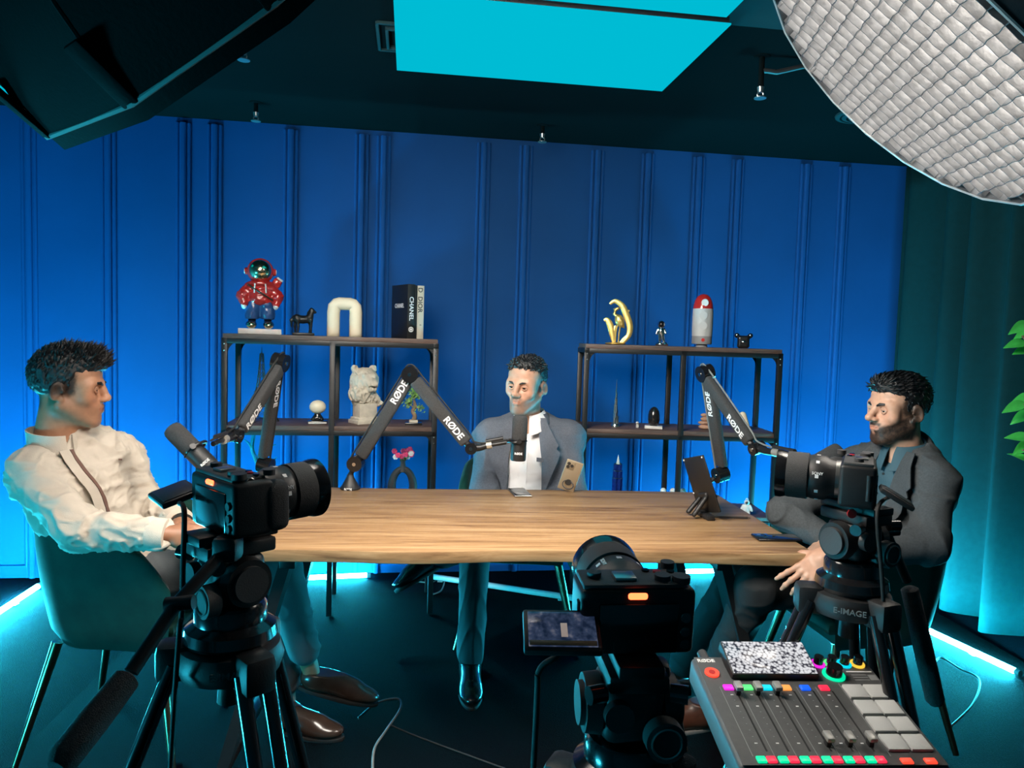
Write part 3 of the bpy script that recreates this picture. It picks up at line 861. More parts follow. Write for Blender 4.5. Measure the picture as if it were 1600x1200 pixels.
def comb(c, lift):
    c = V(c)
    return lambda p, n: (c - n * c.dot(n)).normalized() + n * lift
def tufts(F, n, direc, length, rad, sel, seed, jitter=.4, curl=0.0):
    vs, fs = F.net(); nr = normals(vs, fs); rg = random.Random(seed); b = MB()
    idx = [i for i in range(len(vs)) if sel(vs[i])]
    for _ in range(n):
        i = rg.choice(idx); p = V(vs[i]); nn = V(nr[i]); d = V(direc(p, nn)) + V((rg.uniform(-1, 1), rg.uniform(-1, 1), rg.uniform(-1, 1))) * jitter
        d.normalize(); L = length(p) * rg.uniform(.6, 1.25); s = d.orthogonal().normalized(); q = d.cross(s)
        bend = V((rg.uniform(-1, 1), rg.uniform(-1, 1), rg.uniform(-.8, .3))) * (.25 + curl)
        pts = [p - nn * .006, p + d * L * .45 + bend * L * .18, p + d * L + bend * L * .6]
        rr = rad * rg.uniform(.7, 1.3); rs = [rr, rr * .75, rr * .08]
        vv = []
        for k in range(3):
            for j in range(3): a = 2 * PI * j / 3; vv.append(pts[k] + (s * math.cos(a) + q * math.sin(a)) * rs[k])
        ff = []
        for k in range(2):
            for j in range(3): j2 = (j + 1) % 3; ff.append((k * 3 + j, k * 3 + j2, k * 3 + 3 + j2, k * 3 + 3 + j))
        b.add(vv, ff)
    return b

def hand_field(M, curl=(.5, .5, .5, .5), splay=.06, thumb=.3, side=1, base=None):
    """local: wrist at origin, fingers +y, back of the hand +z, thumb on +x*side; returns field in local axes"""
    F = Field((-.08, -.05, -.14), (.08, .21, .06), .003)
    s = side
    F.box((0, .045, 0), (.037, .046, .0125), .012, k=.01)
    F.ell((s * .020, .032, -.010), (.018, .032, .012), k=.015)
    F.ell((-s * .022, .035, -.008), (.014, .035, .011), k=.012)
    F.cap((0, -.05, 0), (0, .015, 0), .027, .027, k=.02)
    for i, (x, y, L) in enumerate(((.029, .088, .072), (.010, .093, .080), (-.010, .090, .074), (-.028, .081, .058))):
        c = curl[i]; sp = splay * (1.5 - i); p = V((s * x, y, 0)); ang = 0; pts = [V((s * x * .85, y - .03, 0)), p]
        for k, fr in enumerate((.45, .31, .24)):
            ang += c * (.9, 1.15, .8)[k]
            d = V((s * math.sin(sp) * math.cos(ang), math.cos(sp) * math.cos(ang), -math.sin(ang)))
            p = p + d * L * fr * 1.05; pts.append(p)
        r = (.0098, .0098, .0085, .0078, .0066)
        for k in range(4): F.cap(pts[k], pts[k + 1], r[k] * (.9 if i == 3 else 1), r[k + 1] * (.9 if i == 3 else 1), k=.004)
        for k in (1, 2, 3): F.ell(pts[k] + V((0, 0, .001)), .0100 * (.88 if i == 3 else 1) - .0006 * k, k=.004)
    t0 = V((s * .026, .018, -.006)); d1 = V((s * (.75 - thumb * .5), .62, -.25 - thumb * .5)).normalized(); t1 = t0 + d1 * .040
    d2 = V((s * (.45 - thumb), .80, -.25 - thumb * .6)).normalized(); t2 = t1 + d2 * .034; d3 = V((s * (.25 - thumb), .9, -.2 - thumb * .5)).normalized()
    F.chain([t0, t1, t2, t2 + d3 * .024], [.0145, .0115, .0105, .0085], k=.006)
    return F

def folds(amp, freq, ax=(1, 1, 1), seed=0):
    ax = np.array(ax, float)
    def f(p):
        q = p * ax * freq + seed
        w = np.stack([vnoise(q * .6 + 7), vnoise(q * .6 + 19), vnoise(q * .6 + 31)], 1)
        a = vnoise(q + w * 1.3); r = np.clip(1 - np.abs(vnoise(q * 1.2 + w * 1.1 + 11)) * 2.6, 0, 1) ** 1.6
        return amp * (.6 * a + 1.1 * r - .35)
    return f

def bounds(pts, m):
    a = np.array([tuple(p) for p in pts]); return a.min(0) - m, a.max(0) + m

def person(label, base, P):
    """P: joints in world coordinates and garment choices"""
    t = thing('person', label, 'person', base)
    J = P['J']; sc = P.get('hs', 1.0)
    HM = Matrix.Translation(J['head']) @ (frame(P['look'], P.get('headup', (0, 0, 1))) * sc).to_4x4()
    tf = frame(P['chest_fwd'], P['chest_up'])
    W = P.get('w', 1.0)
    # --- the body: head and neck, torso, arms, legs and hands in one mesh
    hf = make_head(P['face'])
    hcol = head_col(P['skin'], **P['beard'])
    sk = np.array(P['skin'])
    plain = lambda p: sk[None, :] * (1 + .05 * vnoise(p * 120)[:, None])
    lo, hi = bounds([J[k] for k in J if k not in ('head',)], .16)
    B = Field(lo, hi, .011)
    def torso(F, g, arms=True):
        F.ell(J['chest'], (.165 * W + g, .105 + g, .165 + g), tf, k=.05)
        F.ell(J['belly'], (.150 * W + g, .115 * P.get('belly', 1) + g, .13 + g), tf, k=.06)
        F.ell(J['pelvis'], (.165 * W + g, .125 + g, .105 + g), tf, k=.06)
        F.cap(J['rs'], J['ls'], .052 + g, k=.05)
        nb = V(J['neck'])
        for q in ('rs', 'ls'): F.cap(nb, V(J[q]), .048 + g, .046 + g, k=.04)
    def arm(F, a, g, w0=.048, w1=.040, w2=.030, k=.025):
        F.cap(J[a + 's'], J[a + 'e'], w0 + g, w1 + g, k=k); F.cap(J[a + 'e'], J[a + 'w'], w1 + g, w2 + g, k=k)
    def leg(F, a, g, w=(.075, .058, .042), k=.03, hip=True):
        if hip: F.cap(J[a + 'h'], J[a + 'k'], w[0] + g, w[1] + g, k=k)
        F.cap(J[a + 'k'], J[a + 'a'], w[1] + g, w[2] + g, k=k)
    torso(B, -.012); B.cap(J['neck'], V(J['head']) + V((0, 0, -.08)), .05, k=.03)
    for a in ('r', 'l'): arm(B, a, -.008); leg(B, a, -.012)
    hcolr = lambda p: .74 * plain(p) * np.array([1, .96, .93])
    pieces = [(B, None, plain)]
    for hd in P['hands']:
        pieces.append((hand_field(None, hd['curl'], hd.get('splay', .06), hd.get('thumb', .3), hd['side']), hd['M'], hcolr))
    pieces.append((hf, HM, hcol))
    body = solid('body', pieces, 'skin', t, world=True, it=1)
    # --- eyes and brows
    for s in (-1, 1):
        e = MB(); e.ball((s * .032, .0765, .001), .0140, 32); c = []
        o = e.build('eye', 'eye', t, fix=False, smooth=180); me = o.data
        g = V(P.get('gaze', (0, 1, 0))).normalized(); cc = V((s * .032, .0765, .001)); cols = []
        for v in me.vertices:
            a = (v.co - cc).normalized().dot(g); cols.append((.004, .004, .004, 1) if a > .93 else ((.025, .012, .006, 1) if a > .80 else (.34, .31, .30, 1)))
        ca = me.color_attributes.new('Col', 'FLOAT_COLOR', 'POINT')
        for i, c in enumerate(cols): ca.data[i].color = c
        me.transform(root_m(t).inverted() @ HM)
        e = MB()                                     # upper lid
        cc = V((s * .032, .0765, .001))
        def lp(ph, el, r_): ph, el = R(ph), R(el); return cc + V((s * math.sin(ph) * math.cos(el), math.cos(ph) * math.cos(el), math.sin(el))) * r_
        F = Field((min(s * .01, s * .06), .06, -.025), (max(s * .01, s * .06), .11, .03), .0016)
        for pk, r_ in ((P.get('lid', 17), .0021), (44, .0028), (64, .0032)): F.chain([lp(ph, 4 + (pk - 4) * math.cos(R(ph * 1.35)), .0146) for ph in (-58, -36, -12, 12, 36, 58)], [r_] * 6, k=.003)
        for pk, r_ in ((P.get('lid2', -22), .0018), (-42, .0026)): F.chain([lp(ph, 0 + pk * math.cos(R(ph * 1.35)), .0146) for ph in (-58, -36, -12, 12, 36, 58)], [r_] * 6, k=.003)
        solid('eyelid', F, 'skin', t, world=True, M=HM, col=lambda p: sk[None, :] * .82 + 0 * p, it=1)
        bw = P.get('brow', 1.0); F = Field((min(s * .002, s * .07), .05, .0), (max(s * .002, s * .07), .12, .05), .0018)
        F.chain([(s * .012, .0975, .0195), (s * .026, .0965, .0245), (s * .040, .0885, .0255), (s * .053, .0745, .0195)], [.0036 * bw, .0042 * bw, .0036 * bw, .0016], k=.002)
        solid('eyebrow', F, 'hair_black', t, world=True, M=HM, it=0, disp=lambda p: .0008 * vnoise(p * 700))
    # --- hair
    HF = hair_field(P['hair']); vs, fs = HF.net(); vs = relax(vs, fs, 1)
    nz = P['hair'].get('rough', .0025); vs = vs + normals(vs, fs) * (nz * vnoise(vs * P['hair'].get('rfreq', 120)))[:, None]
    hb = MB(); hb.add([V(p) for p in vs], [tuple(q) for q in fs])
    for args in P['hair']['tufts']:
        q = tufts(HF, *args); hb.add(q.v, q.f)
    hb.v = [tuple(HM @ V(p)) for p in hb.v]
    hb.build('hair', 'hair_black', t, world=True, smooth=180, fix=False)
    P['_'] = dict(nc=HM @ V((0, -.043, -.155)), t=t, torso=torso, arm=arm, leg=leg, tf=tf, HM=HM, J=J)
    return t, P['_']

def drape(fields, rows, d, lift, thick):
    """lays rows of points onto a garment along d"""
    a, b = len(rows), len(rows[0]); pts = np.array([tuple(p) for r in rows for p in r], float)
    best = None
    for F in fields:
        hit, ok = F.cast(pts, d, .3)
        tt = np.where(ok, ((hit - pts) @ np.array(V(d).normalized())), 9)
        best = tt if best is None else np.minimum(best, tt)
    m = np.median(best[best < 9]) if np.any(best < 9) else 0
    best = np.where(best < 9, best, m)
    q = pts + np.array(V(d).normalized())[None, :] * (best - np.asarray(lift))[:, None]
    P = [[V(q[i * b + j]) for j in range(b)] for i in range(a)]
    return MB().grid(P, thick=-V(d).normalized() * thick)

def shoe(name, heel, toe, up, m, parent, sole='black_rubber', w=.046, laces=False, high=.075):
    """heel, toe: on the ground line of the sole"""
    heel = V(heel); toe = V(toe); f = (toe - heel); L = f.length; fr = frame(f, up); M = Matrix.Translation(heel) @ fr.to_4x4()
    F = Field((-.08, -.05, -.03), (.08, L + .06, .16), .004)
    F.ell((0, .045, .045), (w * .80, .055, .040), k=.02); F.ell((0, L * .45, .035), (w * .82, L * .35, .034), k=.03)
    F.ell((0, L - .075, .027), (w, .075, .028), k=.03); F.cap((0, .04, .05), (0, .055, high + .02), .038, .040, k=.02)
    F.cap((0, .055, .07), (0, L * .62, .04), .034, .03, k=.03)
    F.cut((0, 0, .006), (0, 0, -1)); F.cut((0, .05, high + .012), (0, -.12, 1))
    o = solid(name, F, m, parent, world=True, M=M, it=2)
    n = 26; poly = []
    for i in range(n):
        a = 2 * PI * i / n; y = math.sin(a); x = math.cos(a)
        yy = L * .5 + y * L * .515; ww = w * (1.03 if yy > L * .6 else .84 + .19 * max(0, (yy - L * .3)) / (L * .3 + .001)) if True else w
        poly.append((x * min(ww, w * 1.03), yy))
    MB().prism(poly, .014, M @ Matrix.Translation((0, 0, -.004)), .003).build('sole', sole, o if False else parent, world=True)
    if laces:
        for k in range(4):
            y = L * .36 + k * .022; z = .088 - k * .011
            MB().tube([(-.026, y, z - .012), (0, y + .004, z), (.026, y, z - .012)], .0026, 6, M).build('lace', 'sock_dark', parent, world=True)
    return o
# ------------------------------------------------------------------ man in the cream shirt (at the end of the table, in profile)
def man_cream():
    J = dict(head=at(108, 607, 2.27), neck=at(104, 669, 2.30), chest=at(128, 758, 2.33), belly=at(165, 835, 2.38), pelvis=V((-1.20, 2.43, .565)),
             rs=at(52, 742, 2.19), ls=at(190, 716, 2.47), re=at(118, 826, 2.10), rw=at(268, 836, 2.13), le=at(232, 792, 2.47), lw=at(283, 818, 2.28),
             rh=V((-1.14, 2.36, .575)), lh=V((-1.14, 2.52, .56)), rk=at(437, 882, 2.47), lk=at(430, 905, 2.64), ra=at(487, 1052, 2.53), la=at(450, 1112, 2.52))
    hm = lambda w, d, up: Matrix.Translation(w) @ frame(d, up).to_4x4()
    P = dict(J=J, hs=.95, look=(.955, .285, -.05), chest_fwd=(.90, -.42, .10), chest_up=(-.22, .05, 1), skin=(.42, .205, .12), w=1.02,
             face=dict(jaw=1.06, nose=.98), beard=dict(beard=.16, sides=.92, must=.6), gaze=(.5, 1, -.05), brow=1.3,
             hands=[dict(M=hm(V(J['rw']) + V((.01, .0, 0)), (.80, .30, -.12), (-.1, -.75, .6)), curl=(.55, .6, .65, .7), side=-1, thumb=.3),
                    dict(M=hm(V(J['lw']) + V((.0, 0, 0)), (.75, -.45, -.2), (.2, .5, .8)), curl=(.5, .55, .6, .6), side=1, thumb=.25)],
             hair=dict(top=(.072, .092, .056), quiff=((0, .062, .092), (.058, .038, .034)), hairline=.062, rough=.004, rfreq=110,
                       tufts=[(700, lambda p, n: (n.x * .5, .42 + n.y * .3, .85), lambda p: .016 + .020 * max(0, min(1, (p.y + .08) / .16)), .0036, lambda p: p[2] > .070, 3, .38),
                              (420, comb((0, -.3, -1), .15), lambda p: .016, .003, lambda p: p[2] > .0 and p[1] < .03, 4, .25)]))
    t, K = person('man in a cream band-collar shirt sitting in profile at the end of the table', (-1.2, 2.45, 0), P)
    tf = K['tf']
    lo, hi = bounds([J[k] for k in ('neck', 'chest', 'belly', 'pelvis', 'rs', 'ls', 're', 'rw', 'le', 'lw')], .2)
    S = Field(lo, hi, .0062)
    K['torso'](S, .012)
    S.cap(J['rs'], J['re'], .064, .060, k=.035); S.cap(J['re'], V(J['re']).lerp(V(J['rw']), .86), .060, .047, k=.03)
    S.cap(J['ls'], J['le'], .062, .056, k=.035); S.cap(J['le'], V(J['le']).lerp(V(J['lw']), .82), .056, .046, k=.03)
    nk = K['nc']; S.cap(nk + tf @ V((0, .0, -.035)), nk + tf @ V((0, .02, .12)), .056, .066, k=.01, op='-')
    wd = (V(J['rw']) - V(J['re'])).normalized(); S.cut(V(J['re']).lerp(V(J['rw']), .97), wd) if False else None
    f1 = folds(.0090, 9.0, (1, 1, 1.35), 3); f2 = folds(.0056, 19, (1, 1, 1.5), 8)
    base = S
    solid('shirt', S, 'shirt_cream', t, world=True, it=2, disp=lambda p: f1(p) + f2(p))
    # band collar
    nf = frame(tf @ V((0, 1, .12)), tf @ V((0, -.12, 1)))
    ring = [nk + tf @ V((.064 * math.sin(a), .068 * math.cos(a) + .004, -.012 + .034 * (1 - math.cos(a)) * .5)) for a in [2 * PI * i / 40 + .10 for i in range(40)]]
    rows = [[p + tf @ V((.004 * math.sin(0), 0, z)) for p in ring[:39]] for z in (-.048, -.026, -.004, .010)]
    MB().grid(rows, thick=.005).build('collar', 'shirt_cream', t, world=True, smooth=60)
    # placket: from the throat down the front
    top = nk + tf @ V((0, .10, -.045)); bot = V(J['belly']) + tf @ V((0, .14, -.10))
    rows = []
    for i in range(26):
        c = top.lerp(bot, i / 25) + tf @ V((.006 * math.sin(i * .5), .14, 0)); rows.append([c + tf @ V((x, 0, 0)) for x in (-.0045, 0, .0045)])
    drape([S], rows, tf @ V((0, -1, 0)), .0125, .003).build('placket_edge', 'placket_brown', t, world=True)
    rows = []
    for i in range(26):
        c = top.lerp(bot, i / 25) + tf @ V((.006 * math.sin(i * .5), .14, 0)); rows.append([c + tf @ V((x, 0, 0)) for x in (.005, .014, .026, .034)])
    drape([S], rows, tf @ V((0, -1, 0)), .0105, .002).build('placket', 'shirt_cream', t, world=True)
    q = at(188, 718, 2.2); lg = drape([S], [[q + V((x, 0, z)) for x in (-.006, 0, .006)] for z in (-.003, .003)], ray(188, 718), .012, .001)
    lg.build('chest_emblem', 'placket_brown', t, world=True)
    for a in ('r', 'l'):                              # cuffs
        e, w = V(J[a + 'e']), V(J[a + 'w']); d = (w - e).normalized(); c0 = e.lerp(w, .80); c1 = e.lerp(w, .95)
        MB().tube([c0 - d * .01, c0, c0.lerp(c1, .5), c1, c1 + d * .002], [.046, .049, .048, .047, .040], 20).build('cuff', 'shirt_cream', t, world=True)
    w = V(J['lw']); d = (w - V(J['le'])).normalized()
    MB().tube([w - d * .004, w + d * .018], .034, 20).build('watch_strap', 'black_rubber', t, world=True)
    lo, hi = bounds([J[k] for k in ('pelvis', 'rh', 'lh', 'rk', 'lk', 'ra', 'la')], .16)
    T = Field(lo, hi, .008)
    T.ell(J['pelvis'], (.172, .135, .10), tf, k=.04)
    for a in ('r', 'l'):
        k_, an = V(J[a + 'k']), V(J[a + 'a']); T.cap(J[a + 'h'], k_, .088, .068, k=.04); T.cap(k_, k_.lerp(an, .78), .068, .054, k=.03)
    solid('trousers', T, 'trouser_grey', t, world=True, disp=folds(.005, 11, (1, 1, 1.2), 2))
    an = V(J['ra']); fd = (at(584, 1098, 2.60) - an); fd.normalize()
    heel = an - fd * .05 + V((0, 0, -.075)); toe = heel + (at(586, 1100, 2.60) - heel).normalized() * .29
    shoe('shoe', heel, toe, (0, 0, 1), 'leather_brown', t, high=.06)
    an = V(J['la']); g = on(517, 1152, .006); heel = V((an.x - .06, an.y - .01, .006)); shoe('shoe', heel, heel + (g - heel).normalized() * .28, (0, 0, 1), 'leather_brown', t)
man_cream()

# ------------------------------------------------------------------ jackets
def jacket(K, P, m, vee, lapel_w, shirt_m, seed, sleeves, button=.0):
    """blazer over a shirt; vee = half widths of the opening (top, middle, bottom)"""
    t, J, tf = K['t'], K['J'], K['tf']
    pts = [J[k] for k in ('neck', 'chest', 'belly', 'pelvis', 'rs', 'ls', 're', 'rw', 'le', 'lw')]
    lo, hi = bounds(pts, .2)
    S = Field(lo, hi, .008); K['torso'](S, .006)
    nk = K['nc']
    S.cap(nk + tf @ V((0, .005, -.02)), nk + tf @ V((0, .03, .13)), .056, .062, k=.01, op='-')
    f2 = folds(.003, 16, (1, 1, 1.2), seed + 5)
    S.cap(nk + tf @ V((0, .075, .03)), nk + tf @ V((0, .125, -.085)), .034, .006, k=.006, op='-')
    solid('shirt', S, shirt_m, t, world=True, disp=f2)
    A = Field(lo, hi, .0062); K['torso'](A, .024)
    for a in ('r', 'l'):
        A.cap(J[a + 's'], J[a + 'e'], .072, .062, k=.035); A.cap(J[a + 'e'], V(J[a + 'e']).lerp(V(J[a + 'w']), sleeves), .062, .050, k=.03)
        A.ell(V(J[a + 's']) + V((0, 0, .004)), .070, k=.03)
    full = Field(lo, hi, .0062); full.F = A.F.copy()
    # the open front
    A.cap(nk + tf @ V((0, .0, .0)), nk + tf @ V((0, .03, .14)), .066, .082, k=.008, op='-')
    top = nk + tf @ V((0, .0, .01)); bot = V(J['belly']) + tf @ V((button, .0, -.16)); n = 18
    for i in range(n):
        q = i / (n - 1); c = top.lerp(bot, q) + tf @ V((0, .16, 0)); hw = vee(q)
        A.box(c, (hw, .155, .03), .004, tf, k=.006, op='-')
    f1 = folds(.0060, 8.5, (1, 1, 1.2), seed)
    solid('blazer', A, m, t, world=True, it=2, disp=lambda p: f1(p) + .4 * f2(p))
    for s in (-1, 1):                                 # lapels
        rows = []
        for i in range(22):
            q = .0 + .66 * i / 21; c = top.lerp(bot, q) + tf @ V((0, .22, 0)); hw = vee(q) - .004
            w = lapel_w * (.55 + .9 * min(q / .26, 1)) * (1 if q < .26 else max(.06, 1 - (q - .26) / .42))
            if .22 < q < .27: w *= .80
            rows.append([c + tf @ V((s * (hw + w * u), 0, 0)) for u in (0, .25, .5, .75, 1)])
        drape([full], rows, tf @ V((0, -1, 0)), np.tile([.006, .014, .020, .026, .030], 22), .005).build('lapel', m, t, world=True, smooth=50)
    # jacket collar round the back of the neck, and the shirt collar inside it
    ring = []
    for i in range(25):
        a = R(62) + (2 * PI - R(124)) * i / 24; ring.append((math.sin(a), math.cos(a)))
    rows = [[nk + tf @ V((x * r_, y * r_ * 1.0 - .004, z + .010 * (1 - y))) for x, y in ring] for r_, z in ((.100, -.022), (.088, .004), (.078, .016), (.074, .004))]
    MB().grid(rows, thick=.004).build('blazer_collar', m, t, world=True, smooth=60)
    ring = []
    for i in range(33):
        a = R(9) + (2 * PI - R(18)) * i / 32; ring.append((math.sin(a), math.cos(a), a))
    rows = []
    for r_, z in ((.060, .022), (.067, .032), (.082, .008), (.098, -.022)):
        row = []
        for x, y, a in ring:
            fr = max(0, (abs(math.cos(a / 2)) - .80) / .2) if y > 0 else 0
            row.append(nk + tf @ V((x * r_ * (1 - .0 * fr), y * r_ + .012 * fr, z + .010 * (1 - y) - (.045 * fr if r_ > .085 else .012 * fr))))
        rows.append(row)
    MB().grid(rows, thick=.003).build('shirt_collar', shirt_m, t, world=True, smooth=60)
    return S, A, full

def man_grey():
    base = V((.06, 3.42, 0))
    J = dict(head=at(823, 603, 3.31), neck=at(826, 662, 3.37), chest=at(824, 716, 3.38), belly=at(820, 775, 3.40), pelvis=V((.06, 3.44, .57)),
             rs=at(768, 684, 3.36), ls=at(886, 684, 3.40), re=at(754, 772, 3.29), rw=V((-.02, 3.17, .655)), le=at(896, 775, 3.31), lw=V((.12, 3.16, .655)),
             rh=V((-.02, 3.40, .565)), lh=V((.14, 3.40, .565)), rk=V((-.135, 3.02, .51)), lk=V((.23, 3.10, .60)), ra=V((-.135, 2.90, .11)), la=V((-.29, 3.14, .45)))
    hm = lambda w, d, up: Matrix.Translation(w) @ frame(d, up).to_4x4()
    P = dict(J=J, hs=1.01, look=(-.46, -.87, -.06), headup=(.06, 0, 1), chest_fwd=(-.16, -.98, .02), chest_up=(0, .06, 1), skin=(.47, .255, .17), w=1.0, belly=1.08,
             face=dict(jaw=.95, nose=1.06), beard=dict(beard=.62, beard_col=(.075, .062, .055), sides=.8, must=.9), gaze=(.05, 1, -.10), lid=24, lid2=-26,
             hands=[dict(M=hm(J['rw'], (.8, -.5, -.1), (0, -.2, 1)), curl=(.4, .4, .4, .4), side=-1), dict(M=hm(J['lw'], (-.8, -.5, -.1), (0, -.2, 1)), curl=(.4, .4, .4, .4), side=1)],
             hair=dict(top=(.066, .074, .048), quiff=((0, .052, .096), (.056, .034, .026)), hairline=.086, cap=(.0765, .099, .0885), rough=.004, rfreq=150,
                       tufts=[(520, lambda p, n: n * .8, lambda p: .012, .0048, lambda p: p[2] > .07, 5, .7, .5), (150, lambda p, n: n * .5 - V((0, 0, .5)), lambda p: .008, .003, lambda p: p[2] > .0 and p[1] < .03, 6, .4)]))
    t, K = person('bearded man in a grey blazer and open white shirt behind the table', base, P)
    S, A, full = jacket(K, P, 'blazer_grey', lambda q: .050 + .030 * min(1, q / .35) + .012 * max(0, q - .5), .062, 'shirt_white', 21, .95, -.015)
    tf = K['tf']
    # shirt front: button strip and buttons
    top = V(J['neck']) + tf @ V((0, .22, -.05)); bot = V(J['belly']) + tf @ V((0, .22, -.10)); rows = []
    for i in range(22): c = top.lerp(bot, i / 21); rows.append([c + tf @ V((x, 0, 0)) for x in (-.016, -.005, .006, .016)])
    drape([S], rows, tf @ V((0, -1, 0)), .0055, .002).build('placket', 'shirt_white', t, world=True)
    for k in range(3):
        c = top.lerp(bot, .3 + .28 * k); p, ok = S.cast(np.array([tuple(c)]), tf @ V((0, -1, 0)), .3); p = V(p[0]) + tf @ V((0, .009, 0)); MB().cyl(p, p + tf @ V((0, .002, 0)), .0045, n=10).build('button', 'white_plastic', t, world=True)
    # breast pocket welt on his left
    c = V(J['chest']) + tf @ V((-.105, .22, .01)); rows = [[c + tf @ V((x, 0, z + x * .12)) for x in (-.045, -.02, .0, .02, .045)] for z in (-.009, .0, .009)]
    drape([full], rows, tf @ V((0, -1, 0)), .012, .003).build('pocket_welt', 'blazer_grey', t, world=True)
    lo, hi = bounds([J[k] for k in ('pelvis', 'rh', 'lh', 'rk', 'lk', 'ra', 'la')], .16)
    T = Field(lo, hi, .008); T.ell(J['pelvis'], (.168, .13, .10), tf, k=.04)
    for a in ('r', 'l'):
        k_, an = V(J[a + 'k']), V(J[a + 'a']); T.cap(J[a + 'h'], k_, .082, .064, k=.03); T.cap(k_, k_.lerp(an, .98), .062, .056, k=.03)
    solid('trousers', T, 'trouser_teal_lit', t, world=True, disp=folds(.005, 9, (1.6, 1.6, .5), 6))
    shoe('shoe', (-.14, 2.95, .006), (-.115, 2.67, .006), (0, 0, 1), 'leather_black', t)
    shoe('shoe', (-.27, 3.17, .40), (-.47, 3.08, .30), (-.45, .1, .9), 'leather_black', t)
man_grey()

def man_charcoal():
    base = V((1.27, 2.66, 0))
    J = dict(head=at(1403, 641, 2.62), neck=at(1419, 700, 2.65), chest=at(1396, 775, 2.66), belly=at(1378, 845, 2.66), pelvis=V((1.27, 2.66, .57)),
             ls=at(1458, 756, 2.51), rs=at(1343, 732, 2.80), le=at(1449, 852, 2.36), lw=at(1294, 870, 2.25), re=at(1226, 800, 2.78), rw=at(1292, 842, 2.62),
             lh=V((1.24, 2.54, .575)), rh=V((1.24, 2.74, .575)), lk=at(1182, 918, 2.36), rk=at(1150, 900, 2.78), la=at(1105, 1082, 2.58), ra=V((.70, 2.84, .11)))
    hm = lambda w, d, up: Matrix.Translation(w) @ frame(d, up).to_4x4()
    P = dict(J=J, hs=.985, look=(-.975, -.22, -.02), headup=(.03, 0, 1), chest_fwd=(-.86, -.50, .08), chest_up=(.16, .04, 1), skin=(.62, .345, .235), w=1.02,
             face=dict(jaw=1.0, nose=.96, proj=.009), beard=dict(beard=.93, beard_col=(.007, .006, .005), sides=.9), gaze=(-.75, 1, -.10), brow=1.25, lid=20,
             hands=[dict(M=hm(V(J['lw']) + V((-.005, 0, 0)), (-.78, -.12, -.60), (-.30, -.78, .55)), curl=(.12, .28, .34, .30), side=1, splay=.13, thumb=.1),
                    dict(M=hm(J['rw'], (-.7, -.5, -.4), (-.2, .3, .9)), curl=(.5, .5, .5, .5), side=-1)],
             hair=dict(top=(.069, .082, .054), quiff=((0, .060, .094), (.055, .040, .030)), hairline=.068, rough=.003, rfreq=90,
                       tufts=[(700, comb((0, -1, .15), .14), lambda p: .028, .0042, lambda p: p[2] > .066, 8, .09), (420, comb((0, -.35, -1), .08), lambda p: .016, .003, lambda p: p[2] > -.02 and p[1] < .03, 9, .2)]))
    t, K = person('man with a full black beard in a charcoal suit beside the curtain', base, P)
    S, A, full = jacket(K, P, 'blazer_charcoal', lambda q: .050 * (1 - .2 * q) if q < .45 else max(.004, .046 * (1 - (q - .45) / .35)), .070, 'shirt_teal', 44, .86)
    tf = K['tf']
    for a in ('l', 'r'):
        e, w = V(J[a + 'e']), V(J[a + 'w']); c0 = e.lerp(w, .80); c1 = e.lerp(w, .96)
        MB().tube([c0, c0.lerp(c1, .3), c1, c1 + (c1 - c0) * .02], [.040, .043, .042, .036], 20).build('cuff', 'cuff_blue', t, world=True)
    for k in range(2):
        c = V(J['neck']).lerp(V(J['belly']), .28 + .2 * k) + tf @ V((0, .25, 0)); p, ok = S.cast(np.array([tuple(c)]), tf @ V((0, -1, 0)), .35); p = V(p[0]); MB().cyl(p, p + tf @ V((0, .004, 0)), .0045, n=10).build('button', 'black_plastic', t, world=True)
    lo, hi = bounds([J[k] for k in ('pelvis', 'rh', 'lh', 'rk', 'lk', 'ra', 'la')], .16)
    T = Field(lo, hi, .008); T.ell(J['pelvis'], (.170, .135, .10), tf, k=.04)
    for a in ('r', 'l'):
        k_, an = V(J[a + 'k']), V(J[a + 'a']); T.cap(J[a + 'h'], k_, .086, .068, k=.03); T.cap(k_, k_.lerp(an, .94), .066, .056, k=.03)
    solid('trousers', T, 'trouser_black', t, world=True, disp=folds(.005, 10, (1, 1, 1), 9))
    shoe('shoe', (.775, 2.60, .006), (.50, 2.56, .006), (0, 0, 1), 'leather_tan', t, 'sole_pale', laces=True, high=.085)
    shoe('shoe', (.73, 2.86, .006), (.45, 2.83, .006), (0, 0, 1), 'leather_tan', t, 'sole_pale', high=.085)
man_charcoal()
# ------------------------------------------------------------------ microphone arms
mat('cable_grey', (.16, .17, .17), .5, vary=.05)
mat('brass_ring', (.62, .58, .50), .35, .7, vary=.05)
mat('red_lamp', (.6, .02, .01), .4, emit=6, ecol=(1, .10, .03), vary=.01)
mat('glass_dark', (.01, .012, .015), .05, coat=1.0, vary=.01)
mat('tablet_back', (.020, .018, .017), .45, .3, vary=.1, vscale=12)
mat('gold_case', (.36, .29, .20), .4, .3, vary=.05)
mat('pencil_dark', (.03, .025, .022), .5, vary=.05)
def smooth_path(pts, n=8):
    pts = [V(p) for p in pts]; out = []
    for i in range(len(pts) - 1):
        p0, p1, p2, p3 = pts[max(i - 1, 0)], pts[i], pts[i + 1], pts[min(i + 2, len(pts) - 1)]
        for k in range(n):
            t = k / n; out.append(.5 * ((2 * p1) + (p2 - p0) * t + (2 * p0 - 5 * p1 + 4 * p2 - p3) * t * t + (3 * p1 - p0 - 3 * p2 + p3) * t ** 3))
    return out + [pts[-1]]
CAM0 = V((0, 0, CAMH))
